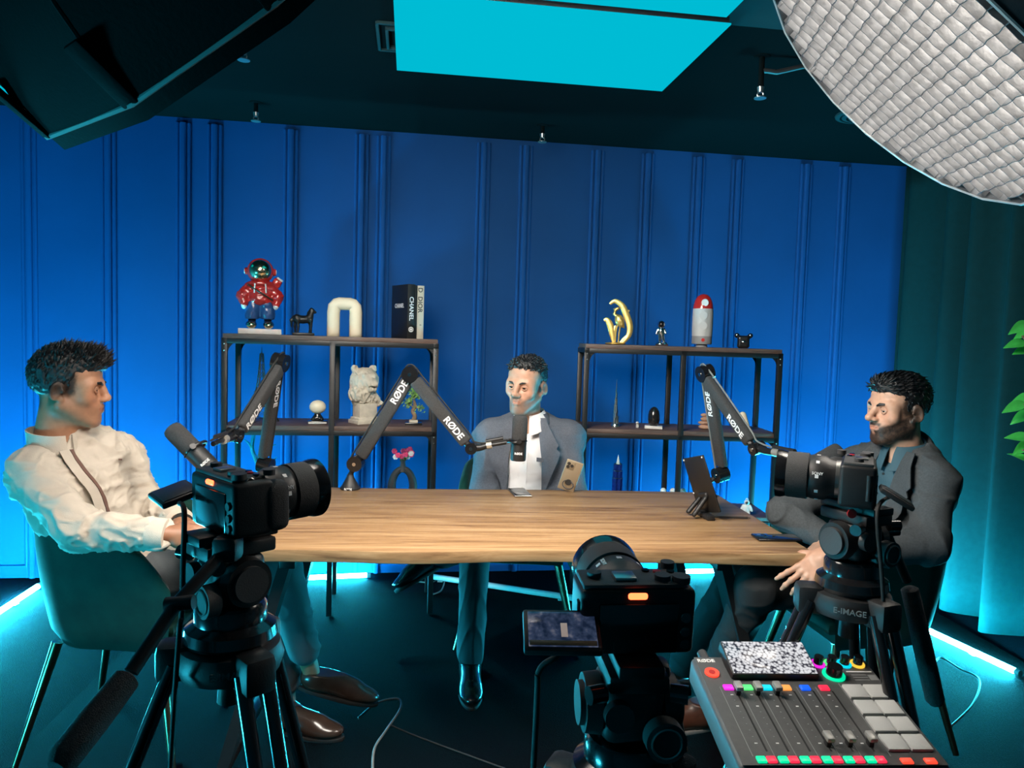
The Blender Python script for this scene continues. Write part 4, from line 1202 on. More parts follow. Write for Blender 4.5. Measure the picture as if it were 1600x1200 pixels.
def bar(a, b, w, th, nrm, mi=.9):
    """flat bar from a to b, w wide, th thick along nrm"""
    d = (b - a).normalized(); n = (nrm - d * nrm.dot(d)).normalized(); s = d.cross(n)
    M = Matrix((s, d, n)).transposed().to_4x4(); M.translation = (a + b) / 2
    return MB().box((0, 0, 0), (w, (b - a).length, th), .010, M, seg=3), Matrix((s, d, n)).transposed()
def boom(label, foot, j0, j1, j2, tip, dirs, marks):
    t = thing('boom_stand', label, 'microphone arm', foot, group='microphone arms clamped to the table')
    j0, j1, j2, tip = V(j0), V(j1), V(j2), V(tip)
    MB().lathe([(.001, 0), (.041, 0), (.042, .006), (.034, .016), (.016, .050), (.013, .062), (.001, .062)], 28).build('base', 'black_plastic', t)
    put_text('RØDE', .012, Matrix.Translation(V(foot) + V((0, -.0405, .006))) @ Matrix.Rotation(PI / 2, 4, 'X'), 'white_print', t, .02)
    MB().tube([V(foot) + V((0, 0, .058)), V(foot).lerp(j0, .5) + V((0, 0, .03)), j0], [.011, .010, .012], 12).build('post', 'black_plastic', t, world=True)
    nr = (CAM0 - j1).normalized(); nrm = (j1 - j0).cross(j2 - j1).normalized()
    if nrm.dot(nr) < 0: nrm = -nrm
    for a, b, nm in ((j0, j1, 'lower_arm'), (j1, j2, 'upper_arm')):
        d = (b - a).normalized(); off = nrm * (-.012 if nm == 'lower_arm' else .012)
        q, fr = bar(a + d * .030 + off, b - d * .030 + off, .054, .032, nrm); q.build(nm, 'foam', t, world=True)
        MB().tube([a + off, a + d * .034 + off], .014, 8).build('arm_neck', 'black_metal', t, world=True); MB().tube([b + off, b - d * .034 + off], .014, 8).build('arm_neck', 'black_metal', t, world=True)
        m = marks[0 if nm == 'lower_arm' else 1]       # (fraction along, +1/-1 reading direction)
        x = d * m[1]; zz = (nrm - d * nrm.dot(d)).normalized(); y = zz.cross(x)
        M = Matrix((x, y, zz)).transposed().to_4x4(); M.translation = a.lerp(b, m[0]) + off + zz * .0166
        put_text('RØDE', .040, M, 'white_print', t, .022)
    for j, r_ in ((j0, .032), (j1, .034), (j2, .024)):
        MB().cyl(j - nrm * .026, j + nrm * .026, r_, n=28).build('joint', 'black_gloss', t, world=True)
        MB().cyl(j + nrm * .0262, j + nrm * .029, .0075, n=14).build('joint_screw', 'chrome', t, world=True)
    up = V((0, 0, .035))
    side = lambda p, k: p + up * k
    d1 = (j1 - j0).normalized(); s1 = d1.cross(nrm); s1 = s1 if s1.dot(up) > -.02 else -s1
    d2 = (j2 - j1).normalized(); s2 = d2.cross(nrm); s2 = s2 if s2.dot(V((0, 0, 1))) > 0 else -s2
    s1 = s1 if s1.dot(j2 - j0) < 0 else -s1
    pts = [j0 + s1 * .03, j0 + d1 * .06 + s1 * .031, j1 - d1 * .05 + s1 * .032, j1 + (s1 + s2).normalized() * .040, j1 + d2 * .05 + s2 * .032, j2 - d2 * .07 + s2 * .031, j2 + s2 * .034, tip + s2 * .02]
    MB().tube(smooth_path(pts, 8), .0036, 8).build('cable', 'black_rubber' if not dirs else 'cable_grey', t, world=True)
    e = (tip - j2)
    MB().tube([j2, j2 + e * .25 + V((0, 0, -.004)), j2 + e * .45], [.017, .014, .012], 12).build('wrist', 'black_metal', t, world=True)
    MB().tube([j2 + e * .42, j2 + e * .56], .0155, 16).build('locking_ring', 'brass_ring', t, world=True)
    MB().tube([j2 + e * .56, j2 + e * .97], .0085, 12).build('mount_rod', 'black_metal', t, world=True)
    MB().tube([j2 + e * .40 + V((0, 0, .018)), j2 + e * .88 + V((0, 0, .020))], .008, 10).build('cable_clip', 'black_plastic', t, world=True)
    return t
def microphone(label, c, axis, yoke_to):
    c = V(c); ax = V(axis).normalized(); t = thing('microphone', label, 'microphone', c, group='broadcast microphones')
    M = Matrix.Translation(c) @ frame(ax.orthogonal(), ax).to_4x4()
    MB().lathe([(.001, .108), (.018, .108), (.026, .104), (.0305, .095), (.0315, .08), (.0315, .012), (.029, .008), (.001, .008)], 28, M).build('foam_windscreen', 'foam', t, world=True)
    MB().lathe([(.001, .010), (.0315, .010), (.0315, -.070), (.030, -.076), (.0285, -.078), (.0285, -.060), (.001, -.060)], 28, M).build('body', 'black_plastic', t, world=True)
    MB().lathe([(.001, -.058), (.018, -.058), (.018, -.070), (.001, -.070)], 16, M).build('connector', 'brushed', t, world=True)
    y = (V(yoke_to) - c); y = (y - ax * y.dot(ax)).normalized(); s = ax.cross(y)
    MB().tube(smooth_path([c + s * .037 + ax * .004, c + s * .036 + y * .022 + ax * .0, c + y * .046, c - s * .036 + y * .022, c - s * .037 + ax * .004], 6), .0055, 8).build('yoke', 'black_metal', t, world=True)
    for q in (-1, 1): MB().cyl(c + s * q * .031 + ax * .004, c + s * q * .046 + ax * .004, .0095, n=14).build('yoke_knob', 'black_metal', t, world=True)
    MB().torus((0, 0, .004), .032, .0028, 28, 6, M).build('seam_ring', 'black_gloss', t, world=True)
    put_text('RØDE', .012, Matrix.Translation(c + (CAM0 - c).normalized() * .0325 - ax * .05) @ frame(-(CAM0 - c), ax).to_4x4() @ Matrix.Rotation(PI / 2, 4, 'X'), 'white_print', t, .02)
# middle
f2 = on(547, 764, .75); Y2 = f2.y
mc = at(811, 690, 2.98)
tp = at(793, 691, 2.99)
boom('microphone arm reaching across to the man in the grey blazer', f2, at(556, 724, Y2), at(642, 585, Y2 - .02), at(737, 700, Y2 - .04), tp, False, ((.80, 1), (.72, 1)))
microphone('upright black microphone in front of the man in the grey blazer', mc, (.02, .02, 1), mc + V((-.1, 0, 0)))
# by the cream shirt
f1 = on(413, 772, .75); f1 = V((-.905, f1.y - .02, .75))
mc = at(303, 705, 2.33); mt = at(332, 694, 2.36)
boom('microphone arm folded over the camera beside the man in the cream shirt', f1, at(415, 727, f1.y), at(438, 566, f1.y - .05), at(366, 680, 2.58), mt, False, ((.70, -1), (.74, -1)))
microphone('slanted black microphone beside the man in the cream shirt', mc, (-.70, .05, .66), mt)
# by the suit
f3 = V((.845, 3.10, .75))
mc = at(1272, 727, 2.52); mt = at(1250, 716, 2.56)
boom('microphone arm rising behind the tablet towards the man in the charcoal suit', f3, at(1126, 741, 3.07), at(1102, 583, 3.02), at(1183, 700, 2.80), mt, True, ((.70, 1), (.70, 1)))
microphone('slanted black microphone in front of the man in the charcoal suit', mc, (.80, .0, .50), mt)

# ------------------------------------------------------------------ things on the table
def phone(label, c, rot, m, screen=True, cams=True, ring=False):
    t = thing('phone', label, 'phone', c, rot=rot)
    MB().box((0, 0, .004), (.073, .150, .008), .0038, seg=3).build('case', m, t)
    MB().box((0, 0, .0083), (.067, .144, .0008), .0003).build('screen', 'glass_dark' if screen else m, t)
    if cams:
        MB().box((.016, .052, -.0012), (.034, .036, .003), .0012).build('camera_bump', m, t)
        for x, y in ((.024, .060), (.024, .044), (.009, .052)): MB().cyl((x, y, -.002), (x, y, -.0045), .0072, n=16).build('camera_lens', 'glass_dark', t)
    if ring:
        MB().torus((0, -.030, -.022), .023, .0024, 24, 8, rot=Matrix.Rotation(R(72), 3, 'X')).build('ring_stand', 'dark_grey_metal', t)
        MB().cyl((0, -.030, -.0005), (0, -.030, -.003), .014, n=18).build('ring_plate', 'dark_grey_metal', t)
    return t
phone('silver phone lying flat in front of the man in the grey blazer', on(812, 771, .7505), Matrix.Rotation(R(12), 3, 'Z'), 'brushed', cams=False)
g = on(886, 770, .7505)
phone('gold phone propped upright on its ring stand', V((g.x + .012, g.y + .002, .821)), Matrix.Rotation(R(176), 3, 'Z') @ Matrix.Rotation(R(72), 3, 'X') @ Matrix.Rotation(R(12), 3, 'Z') if False else
      (lambda zz, yy: Matrix((yy.cross(zz), yy, zz)).transposed())(V((.15, .93, .34)).normalized(), (V((.28, .22, .93)) - V((.15, .93, .34)).normalized() * V((.28, .22, .93)).dot(V((.15, .93, .34)).normalized())).normalized()), 'gold_case', ring=True)
phone('dark phone lying near the corner of the table by the charcoal suit', on(1213, 842, .7505), Matrix.Rotation(R(94), 3, 'Z'), 'black_gloss', cams=False)
def tablet():
    a, b2, c2, d2 = at(1066, 712, 2.86), at(1102, 727, 2.86), at(1126, 802, 2.66), at(1091, 790, 2.66)
    foot = on(1108, 800, .75); t = thing('tablet', 'black tablet leaning on a stand, seen from the back', 'tablet', foot)
    up = V((-.30, .18, .95)).normalized(); rt = V((.25, -.97, 0)); rt = (rt - up * rt.dot(up)).normalized(); n = rt.cross(up)
    c = at(1096, 757, 2.74)
    M = Matrix((rt, up, n)).transposed().to_4x4(); M.translation = c
    MB().box((0, 0, 0), (.175, .215, .007), .003, M, seg=2).build('body', 'tablet_back', t, world=True)
    MB().box((0, 0, -.0042), (.165, .205, .0012), .0004, M).build('screen', 'glass_dark', t, world=True)
    for x, y in ((-.08, .10), (.08, .10), (-.08, -.03)): MB().ball(M @ V((x, y, .004)), .0035, 10).build('corner_stud', 'white_plastic', t, world=True)
    p = c + n * .006 - up * .045; z0 = .751
    for s in (-1, 1):
        q = p + rt * s * .026; fo = V((q.x + n.x * .055, q.y + n.y * .055, z0 + .008))
        bar(q, fo, .016, .020, rt)[0].build('stand_leg', 'black_plastic', t, world=True)
    bar(p - rt * .034 + up * .005, p + rt * .034 + up * .005, .022, .016, n)[0].build('stand_bridge', 'black_plastic', t, world=True)
    lo = c - up * .1075; MB().box((lo.x + n.x * .02, lo.y + n.y * .02, (lo.z + z0) / 2), (.10, .03, max(.012, lo.z - z0)), .003, rot=Matrix.Rotation(math.atan2(rt.y, rt.x), 3, 'Z')).build('stand_foot', 'black_plastic', t, world=True)
tablet()
pa, pb = on(1104, 807, .7545), on(1168, 809, .7545)
t = thing('pencil', 'dark pencil lying on the table in front of the tablet', 'pencil', (pa + pb) / 2)
MB().cyl(pa, pb, .0038, n=8).build('shaft', 'pencil_dark', t, world=True); MB().cyl(pb, pb + (pb - pa).normalized() * .012, .0038, .0008, n=8).build('tip', 'brushed', t, world=True)
# ------------------------------------------------------------------ cameras and tripods
def screen_mat(name, kind):
    m = bpy.data.materials.new(name); m.use_nodes = True; nt = m.node_tree; b = nt.nodes['Principled BSDF']; L = nt.links.new
    tc = nt.nodes.new('ShaderNodeTexCoord'); n = nt.nodes.new('ShaderNodeTexVoronoi' if kind else 'ShaderNodeTexNoise')
    n.inputs['Scale'].default_value = 190 if kind else 110
    L(tc.outputs['Object'], n.inputs['Vector']); cr = nt.nodes.new('ShaderNodeValToRGB'); e = cr.color_ramp.elements
    if kind:
        e[0].position = .0; e[0].color = (.9, .9, .92, 1); e[1].position = .75; e[1].color = (.03, .03, .05, 1); q = e.new(.45); q.color = (.75, .75, .78, 1); L(n.outputs['Distance'], cr.inputs['Fac'])  # emissive white cells for the screen content and the reflections on it
    else:
        e[0].position = .35; e[0].color = (.01, .02, .05, 1); e[1].position = .8; e[1].color = (.22, .22, .27, 1); q = e.new(.55); q.color = (.04, .06, .12, 1); L(n.outputs['Fac'], cr.inputs['Fac'])
    L(cr.outputs['Color'], b.inputs['Emission Color']); b.inputs['Emission Strength'].default_value = .95 if kind else .7
    b.inputs['Base Color'].default_value = (.01, .01, .01, 1); b.inputs['Roughness'].default_value = .1
    MATS[name] = m
screen_mat('screen_view', 0); screen_mat('screen_bright', 1)
mat('screen_dim', (.02, .02, .024), .4, vary=.3, vscale=60)
mat('lens_rubber', (.022, .022, .023), .62, vary=.15, vscale=300, bump=.5, bscale=900)
mat('skin_tone_print', (.5, .4, .35), .5, emit=.5, vary=.05)

def video_camera(label, c, fwd, up, scr, scrM, lens_len=.105, lr=.041, tally=True, name='video_camera', scrmat='screen_dim'):
    """c: centre of the body; local x right, y towards the lens, z up"""
    fr = frame(fwd, up); t = thing(name, label, 'camera', c, rot=fr)
    MB().box((0, 0, 0), (.128, .058, .074), .007, seg=3).build('body', 'black_plastic', t)
    MB().box((.050, .034, -.002), (.034, .040, .070), .013, seg=3).build('grip', 'lens_rubber', t)
    MB().box((-.005, 0, .038), (.112, .048, .007), .003).build('top_plate', 'grey_plastic', t)
    MB().box((-.012, -.004, .043), (.024, .022, .005), .001).build('hot_shoe', 'brushed', t)
    for x, y, r_ in ((.030, -.010, .009), (.050, -.014, .010), (.048, .030, .008), (-.045, .0, .008)): MB().cyl((x, y, .040), (x, y, .0475), r_, n=18).build('dial', 'grey_plastic', t)
    for x, y in ((.030, .012), (.018, .016), (.046, .012)): MB().cyl((x, y, .040), (x, y, .0435), .0045, n=12).build('top_button', 'red_button' if x == .030 else 'black_gloss', t)
    for x in (-.052, .052): MB().torus((x, 0, .034), .006, .0015, 12, 6, rot=Matrix.Rotation(PI / 2, 3, 'Y')).build('strap_ring', 'brushed', t)
    if tally: MB().box((-.002, -.0285, .030), (.022, .006, .0075), .003).build('tally_lamp', 'red_lamp', t)
    MB().box((0, -.0295, -.006), (.088, .004, .056), .003).build('screen_recess', 'black_gloss', t)
    for x, z in ((.052, .006), (.052, -.010), (.052, -.024)): MB().cyl((x, -.029, z), (x, -.032, z), .0055, n=14).build('rear_button', 'grey_plastic', t)
    # lens
    MB().cyl((0, .028, 0), (0, .036, 0), .034, n=36).build('lens_mount', 'brushed', t)
    y0 = .036; yl = y0 + lens_len
    Mx = Matrix.Rotation(-PI / 2, 4, 'X')
    MB().lathe([(.001, y0), (.034, y0), (.0355, y0 + .010), (lr * .96, y0 + .018), (lr * .96, y0 + .040), (lr * .93, y0 + .042), (lr * .93, y0 + .046), (.001, y0 + .046)], 40, Mx).build('lens_barrel', 'black_plastic', t)
    MB().lathe([(.001, y0 + .044), (lr, y0 + .046), (lr, yl - .022), (lr * .985, yl - .018), (.001, yl - .018)], 40, Mx).build('focus_ring', 'lens_rubber', t)
    MB().lathe([(lr * .84, yl - .018), (lr * .985, yl - .018), (lr * 1.05, yl - .008), (lr * 1.05, yl), (lr * .98, yl), (lr * .84, yl - .010)], 40, Mx).build('lens_hood', 'black_gloss', t)
    MB().lathe([(.001, yl - .016), (lr * .84, yl - .016), (lr * .84, yl - .013), (lr * .5, yl - .011), (.001, yl - .010)], 36, Mx).build('front_glass', 'glass_dark', t)
    for k in range(9):
        a = 2 * PI * k / 9; p = V((math.sin(a) * lr * .962, y0 + .030, math.cos(a) * lr * .962))
        MB().box(p, (.006, .006, .0006), 0, rot=Matrix.Rotation(a, 3, 'Y')).build('scale_mark', 'white_print', t)
    # lettering on the lens, on the side turned to the photographer
    I = Matrix.Translation(c) @ fr.to_4x4(); vc = (I.inverted() @ CAM0); a = math.atan2(vc.x, vc.z) * .9
    n = V((math.sin(a), 0, math.cos(a))); x = V((0, 1 if n.x > 0 else -1, 0)); x = -x if False else x
    y = n.cross(x); M = Matrix((x, y, n)).transposed().to_4x4(); M.translation = n * (lr * .963) + V((0, y0 + .029, 0))
    put_text('SONY', .007, M, 'white_print', t, .015, world=False)
    # fold-out screen
    S = scrM
    sw = .082 if scrmat != 'screen_dim' or tally else .058
    s = MB().box((0, 0, 0), (sw, .009, .056), .003, S).build('side_screen', 'black_plastic', t)
    MB().box((0, -.0052, 0), (sw - .010, .001, .046), .0003, S).build('display', scrmat, s)
    MB().cyl((-.062, -.018, .022), (-.062, -.018, -.022), .005, n=12).build('screen_hinge', 'black_plastic', t)
    if scrmat == 'screen_view':
        MB().box((.002, -.0062, -.002), (.007, .0008, .018), .0003, S).build('figure_on_display', 'skin_tone_print', s); MB().box((0, -.0062, -.019), (.070, .0008, .006), .0002, S).build('table_on_display', 'table_wood', s)
    return t
mat('red_button', (.5, .02, .02), .35, vary=.02)

def tripod(label, top, yaw, handle, spread=.36, rot0=0.0, text='', lean=None):
    """top: under the camera plate; handle: list of world points of the pan handle"""
    top = V(top); t = thing('tripod', label, 'tripod', (top.x, top.y, 0), yaw, 'video tripods')
    z = top.z
    MB().box((0, 0, z - .007), (.050, .115, .014), .003).build('quick_release_plate', 'black_metal', t)
    MB().box((0, 0, z - .024), (.066, .100, .020), .004).build('plate_holder', 'black_plastic', t)
    MB().box((0, 0, z - .066), (.070, .072, .068), .014, seg=3).build('fluid_head', 'black_plastic', t)
    for s in (-1, 1):
        MB().cyl((s * .034, 0, z - .066), (s * .052, 0, z - .066), .034, .032, n=32).build('tilt_drum', 'black_plastic', t)
        MB().cyl((s * .052, 0, z - .066), (s * .058, 0, z - .066), .024, n=28).build('drum_cap', 'grey_plastic', t)
        MB().cyl((s * .036, -.040, z - .036), (s * .054, -.046, z - .036), .010, n=14).build('drag_knob', 'black_gloss', t)
    MB().cyl((.030, -.038, z - .084), (.030, -.056, z - .084), .022, n=28).build('level_dial', 'grey_plastic', t); MB().torus((.030, -.057, z - .084), .016, .0016, 24, 6, rot=Matrix.Rotation(PI / 2, 3, 'X')).build('dial_ring', 'brushed', t)
    MB().cyl((-.020, -.038, z - .060), (-.020, -.050, z - .060), .016, n=24).build('front_badge', 'dark_grey_metal', t)
    MB().lathe([(.001, z - .102), (.044, z - .102), (.048, z - .108), (.048, z - .128), (.060, z - .136), (.062, z - .150), (.050, z - .166), (.020, z - .172), (.001, z - .172)], 36).build('bowl', 'black_gloss', t)
    MB().cyl((0, 0, z - .165), (0, 0, z - .245), .014, .018, n=16).build('bowl_clamp', 'black_plastic', t)
    zc = z - .168
    MB().lathe([(.030, zc - .030), (.066, zc - .030), (.072, zc - .012), (.066, zc + .006), (.052, zc + .010), (.050, zc - .01)], 30).build('crown', 'black_plastic', t)
    if text:
        b = None
        I = root_m(t).inverted(); vc = I @ CAM0; a = math.atan2(vc.y, vc.x); n = V((math.cos(a), math.sin(a), 0)); x = V((-n.y, n.x, 0))
        M = Matrix((x, V((0, 0, 1)), n)).transposed().to_4x4(); M.translation = n * .0745 + V((0, 0, zc - .010))
        put_text(text, .014, M, 'piping', t, .01, world=False)
    zm = .10 + (zc) * .30
    for k in range(3):
        a = rot0 + 2 * PI * k / 3; d = V((math.cos(a), math.sin(a), 0)); s = V((-d.y, d.x, 0)); hip = d * .070 + V((0, 0, zc - .012)); ft = d * spread + V((0, 0, .012))
        L = MB().box(hip, (.050, .046, .052), .010, rot=Matrix.Rotation(a, 3, 'Z')).build('leg', 'black_plastic', t)
        ax = (ft - hip).normalized(); m = hip.lerp(ft, .50)
        for q in (-1, 1): MB().cyl(hip + s * q * .017, m + s * q * .017, .0105, n=14).build('leg_tube', 'black_gloss', L)
        MB().box(m, (.050, .058, .040), .008, rot=Matrix.Rotation(a, 3, 'Z')).build('leg_clamp', 'black_plastic', L)
        MB().cyl(m + s * .034, m + s * .046, .012, n=14).build('clamp_knob', 'black_plastic', L)
        MB().cyl(m - ax * .03, ft, .0125, n=14).build('lower_tube', 'black_gloss', L)
        MB().ball(ft + V((0, 0, .010)), (.022, .022, .021), 14).build('rubber_foot', 'black_rubber', L)
        ms = hip.lerp(ft, .48); MB().cyl(ms, V((0, 0, ms.z - .02)), .006, n=8).build('spreader_strut', 'black_metal', t)
    MB().lathe([(.001, 0), (.035, 0), (.035, .014), (.001, .014)], 20, Matrix.Translation((0, 0, (zc - .012) * .52 - .03))).build('spreader_hub', 'grey_plastic', t)
    if handle:
        h = [V(p) for p in handle]
        MB().tube(h[:3], .0085, 12).build('pan_handle', 'black_metal', t, world=True)
        d = (h[-1] - h[-2]).normalized(); MB().tube([h[-2] - d * .004, h[-2], h[-2].lerp(h[-1], .5), h[-1] - d * .01, h[-1]], [.010, .0155, .0170, .0165, .010], 14).build('handle_grip', 'foam', t, world=True)
        MB().box(h[0], (.034, .034, .034), .008).build('handle_rosette', 'black_plastic', t, world=True)
        MB().tube([h[1] - V((.012, 0, 0)), h[1] + V((.022, .0, .004))], .009, 12).build('handle_clamp', 'black_plastic', t, world=True)
    return t
def plate_m(c, x, n):
    x = V(x).normalized(); n = V(n); n = (n - x * n.dot(x)).normalized(); y = -n; z = x.cross(y)
    M = Matrix((x, y, z)).transposed().to_4x4(); M.translation = c; return M
def tilt(x=0, y=0, z=0): return Euler((R(x), R(y), R(z))).to_matrix().to_4x4()
# camera beside the cream shirt
cA = at(362, 783, 1.0)
video_camera('black video camera in front of the man in the cream shirt, lens towards the suit', cA, (.68, .73, .02), (0, 0, 1), None,
             Matrix.Translation((-.104, -.034, -.002)) @ tilt(-74, 0, -8), .095, .041)
tripod('black video tripod holding the camera in front of the cream shirt', cA + V((.0, 0, -.037)), R(-42), [at(356, 856, .95), at(275, 945, .88), at(205, 1050, .82), at(197, 1062, .815), at(88, 1200, .72)], .42, R(117), 'E-IMAGE')
# camera in the middle foreground
cB = at(987, 956, .81)
video_camera('black video camera in the foreground, red lamp lit, lens towards the man in grey', cB, (-.10, .99, .05), (0, -.05, 1), None,
             Matrix.Translation((-.086, -.040, -.004)) @ tilt(-66, 0, -4), .105, .041, scrmat='screen_view')
tripod('black video tripod in the foreground, holding the camera with the lit screen', cB + V((0, 0, -.038)), R(4), [cB + V((.03, .01, -.075)), cB + V((.050, .012, -.095)), cB + V((.062, .0, -.16)), cB + V((.064, -.002, -.17)), cB + V((.082, -.01, -.44))], .40, R(30))
# camera in front of the suit
cC = at(1340, 752, 1.30)
video_camera('black video camera in front of the man in the charcoal suit, lens aimed left', cC, (-.90, .43, .01), (0, 0, 1), None,
             plate_m((-.062, -.060, -.010), (0, -1, -.55), (.05, -.35, .93)), .100, .042, tally=False)
tripod('black video tripod in front of the green chair and the charcoal suit', cC + V((0, 0, -.037)), R(25), [cC + V((.035, .03, -.060)), cC + V((.075, .035, -.10)), cC + V((.120, .035, -.19)), cC + V((.125, .035, -.205)), cC + V((.185, .03, -.42))], .40, R(-95), 'E-IMAGE')
def badge():
    tr = [o for o in bpy.data.objects if o.name.startswith('tripod') and o.parent is None][2]
    p = at(1330, 802, 1.255); MB().cyl(p, p + V((0, -.004, 0)), .008, n=20).build('red_badge', 'red_lamp' if False else 'red_button', tr, world=True)
badge()

# ------------------------------------------------------------------ audio mixer
def glow(name, c, s=1.6): return mat(name, tuple(.35 * x for x in c), .35, emit=s, ecol=c, vary=.01)
MIXC = dict(magenta=(.9, .02, .75), green=(.10, .85, .22), cyan=(.0, .65, .85), orange=(1.0, .36, .08), blue=(.01, .12, .95), red=(.95, .03, .08), yellow=(1.0, .62, .06), spring=(.0, .80, .38), scarlet=(1.0, .08, .04))
for k, v_ in MIXC.items(): glow('glow_' + k, v_, 1.0)
mat('mixer_body', (.075, .076, .077), .5, vary=.08, vscale=80, bump=.08, bscale=600)
mat('pad_grey', (.50, .51, .50), .6, vary=.05, bump=.1, bscale=300)
mat('slot_black', (.004, .004, .004), .6, vary=.02)
mat('fader_cap', (.42, .41, .39), .35, .4, vary=.05)
def mixer():
    W, D, HT = .318, .262, .050
    O = V((.345, 1.022, .792))                           # front left corner of the top
    M3 = Matrix.Rotation(R(3.0), 3, 'Z') @ Matrix.Rotation(R(11.5), 3, 'X')
    t = thing('audio_mixer', 'grey audio mixer with glowing coloured buttons, faders and a bright screen', 'mixer', O, rot=M3)
    def uv(u, q): return V((u * W, (1 - q) * D, 0))
    MB().box((W / 2, D / 2, -HT / 2), (W, D, HT), .010, seg=3).build('body', 'mixer_body', t)
    MB().box((W / 2, D / 2, .0005), (W - .010, D - .010, .001), .0004).build('face_plate', 'mixer_body', t)
    Ms = Matrix.Translation(uv(.405, .125) + V((0, .004, .016))) @ tilt(10)
    MB().box((0, 0, -.008), (.152, .078, .022), .004, Ms).build('screen_housing', 'black_plastic', t); MB().box((0, 0, .0034), (.146, .072, .0008), .0003, Ms).build('screen', 'screen_bright', t)
    put_text('RØDE', .0115, Matrix.Translation(uv(.075, .06) + V((0, 0, .0012))), 'white_print', t, .03, world=False)
    MB().cyl(uv(.075, .19), uv(.075, .19) + V((0, 0, .004)), .0125, n=24).build('record_button', 'glow_scarlet', t)
    MB().cyl(uv(.075, .19) + V((0, 0, .004)), uv(.075, .19) + V((0, 0, .0046)), .0055, n=20).build('record_dot', 'red_button', t)
    for i, k in enumerate(('magenta', 'green', 'cyan', 'yellow')):
        p = uv(.70 + .075 * i, .085); kb = MB().cyl(p, p + V((0, 0, .017)), .0085, .0075, n=20).build('headphone_knob', 'black_gloss', t)
        MB().lathe([(.0085, .0006), (.0125, .0006), (.0125, .003), (.0085, .004)], 24, Matrix.Translation(p)).build('knob_ring', 'glow_' + k, kb)
    p = uv(.745, .20); kb = MB().cyl(p, p + V((0, 0, .019)), .014, .0125, n=28).build('main_knob', 'black_gloss', t); MB().lathe([(.014, .0006), (.019, .0006), (.019, .003), (.014, .004)], 28, Matrix.Translation(p)).build('knob_ring', 'glow_spring', kb)
    MB().box(uv(.90, .165) + V((0, 0, .0012)), (.045, .0025, .0006)).build('printed_line', 'white_print', t)
    for q in (.20, .225, .25): MB().box(uv(.885, q) + V((0, 0, .0012)), (.026, .0018, .0006)).build('printed_line', 'piping', t)
    MB().box(uv(.955, .225) + V((0, 0, .0012)), (.014, .014, .0006)).build('printed_square', 'piping', t)
    btn = None
    def key(c, m, nm, d=(.017, .013)):
        MB().box(c + V((0, 0, .0022)), (d[0], d[1], .0044), .0022, seg=3).build(nm, m, t)
    for i, k in enumerate(('magenta', 'green', 'cyan', 'orange', 'blue', 'red')):
        u = .125 + .103 * i
        key(uv(u, .335), 'glow_' + k, 'channel_button')
        MB().box(uv(u - .043, .62) + V((0, 0, .0012)), (.0012, .155, .0006)).build('divider', 'piping', t)
        MB().box(uv(u + .035, .62) + V((0, 0, .0012)), (.0026, .135, .0006)).build('fader_slot', 'slot_black', t)
        for r_ in range(9):
            q = .40 + .052 * r_; MB().box(uv(u + .002, q) + V((0, 0, .0012)), (.0045 if r_ in (0, 2, 8) else .0022, .0018, .0006)).build('scale_mark', 'white_print' if r_ in (0, 2, 8) else 'piping', t)
        q = .385 if i < 3 else .825
        f = MB().box(uv(u + .035, q) + V((0, 0, .006)), (.008, .012, .012), .002).build('fader', 'black_plastic', t); MB().box(uv(u + .035, q) + V((0, 0, .0155)), (.0125, .020, .008), .0025, seg=2).build('fader_cap', 'fader_cap', f)
        key(uv(u - .012, .945), 'glow_spring', 'listen_button', (.0145, .013)); key(uv(u + .036, .945), 'glow_red', 'mute_button', (.0145, .013))
    MB().box(uv(.738, .60) + V((0, 0, .0012)), (.0012, .165, .0006)).build('divider', 'piping', t)
    for r_ in range(4):
        for cx in (.795, .908): MB().box(uv(cx, .375 + .148 * r_) + V((0, 0, .003)), (.0335, .033, .006), .0018).build('smart_pad', 'pad_grey', t)
    for cx in (.795, .908): key(uv(cx, .955), 'glow_scarlet', 'bank_button', (.018, .011))
    for x in (.10, .28): MB().cyl(uv(x, -.0) + V((0, .002, -.016)), uv(x, 0) + V((0, .030, -.016)), .009, n=16).build('plug', 'dark_grey_metal', t)
    # stand under it
    cc = O + M3 @ V((W / 2, D / 2, -HT)); st = thing('equipment_stand', 'black pole stand under the audio mixer', 'stand', (cc.x, cc.y, 0))
    Mp = Matrix.Translation(cc) @ M3.to_4x4()
    MB().box((0, 0, -.008), (.26, .20, .014), .004, Mp).build('plate', 'black_metal', st, world=True)
    MB().cyl((0, 0, .03), (0, 0, cc.z - .012), .022, n=18).build('pole', 'black_metal', st)
    MB().lathe([(.001, .001), (.12, .001), (.12, .014), (.03, .034), (.001, .034)], 32).build('base', 'black_metal', st)
mixer()
# ------------------------------------------------------------------ ornaments on the shelves
mat('toy_red', (.50, .025, .022), .22, vary=.06, coat=.5)
mat('toy_blue', (.02, .075, .22), .3, vary=.12, vscale=30, coat=.3)
mat('toy_black', (.012, .012, .013), .2, vary=.1, coat=.5)
mat('strap_brown', (.05, .03, .02), .45, vary=.1)
mat('visor_gold', (.85, .72, .45), .16, 1.0, vary=.03)
mat('marble', (.70, .70, .68), .45, vary=.06, vscale=14)
mat('cream_ceramic', (.88, .79, .60), .55, vary=.04)
mat('stone_bust', (.58, .53, .44), .8, vary=.12, vscale=30, bump=.3, bscale=120)
mat('dark_bronze', (.010, .011, .012), .38, .3, vary=.2)
mat('paper', (.60, .54, .44), .85, vary=.08, vscale=120)
mat('book_black', (.010, .011, .012), .5, vary=.1)
mat('book_cream', (.55, .50, .40), .7, vary=.05)
mat('ink', (.03, .03, .03), .6, vary=.02)
mat('pale_grey', (.52, .53, .53), .5, vary=.04)
mat('rocket_band', (.26, .27, .28), .5, vary=.06)
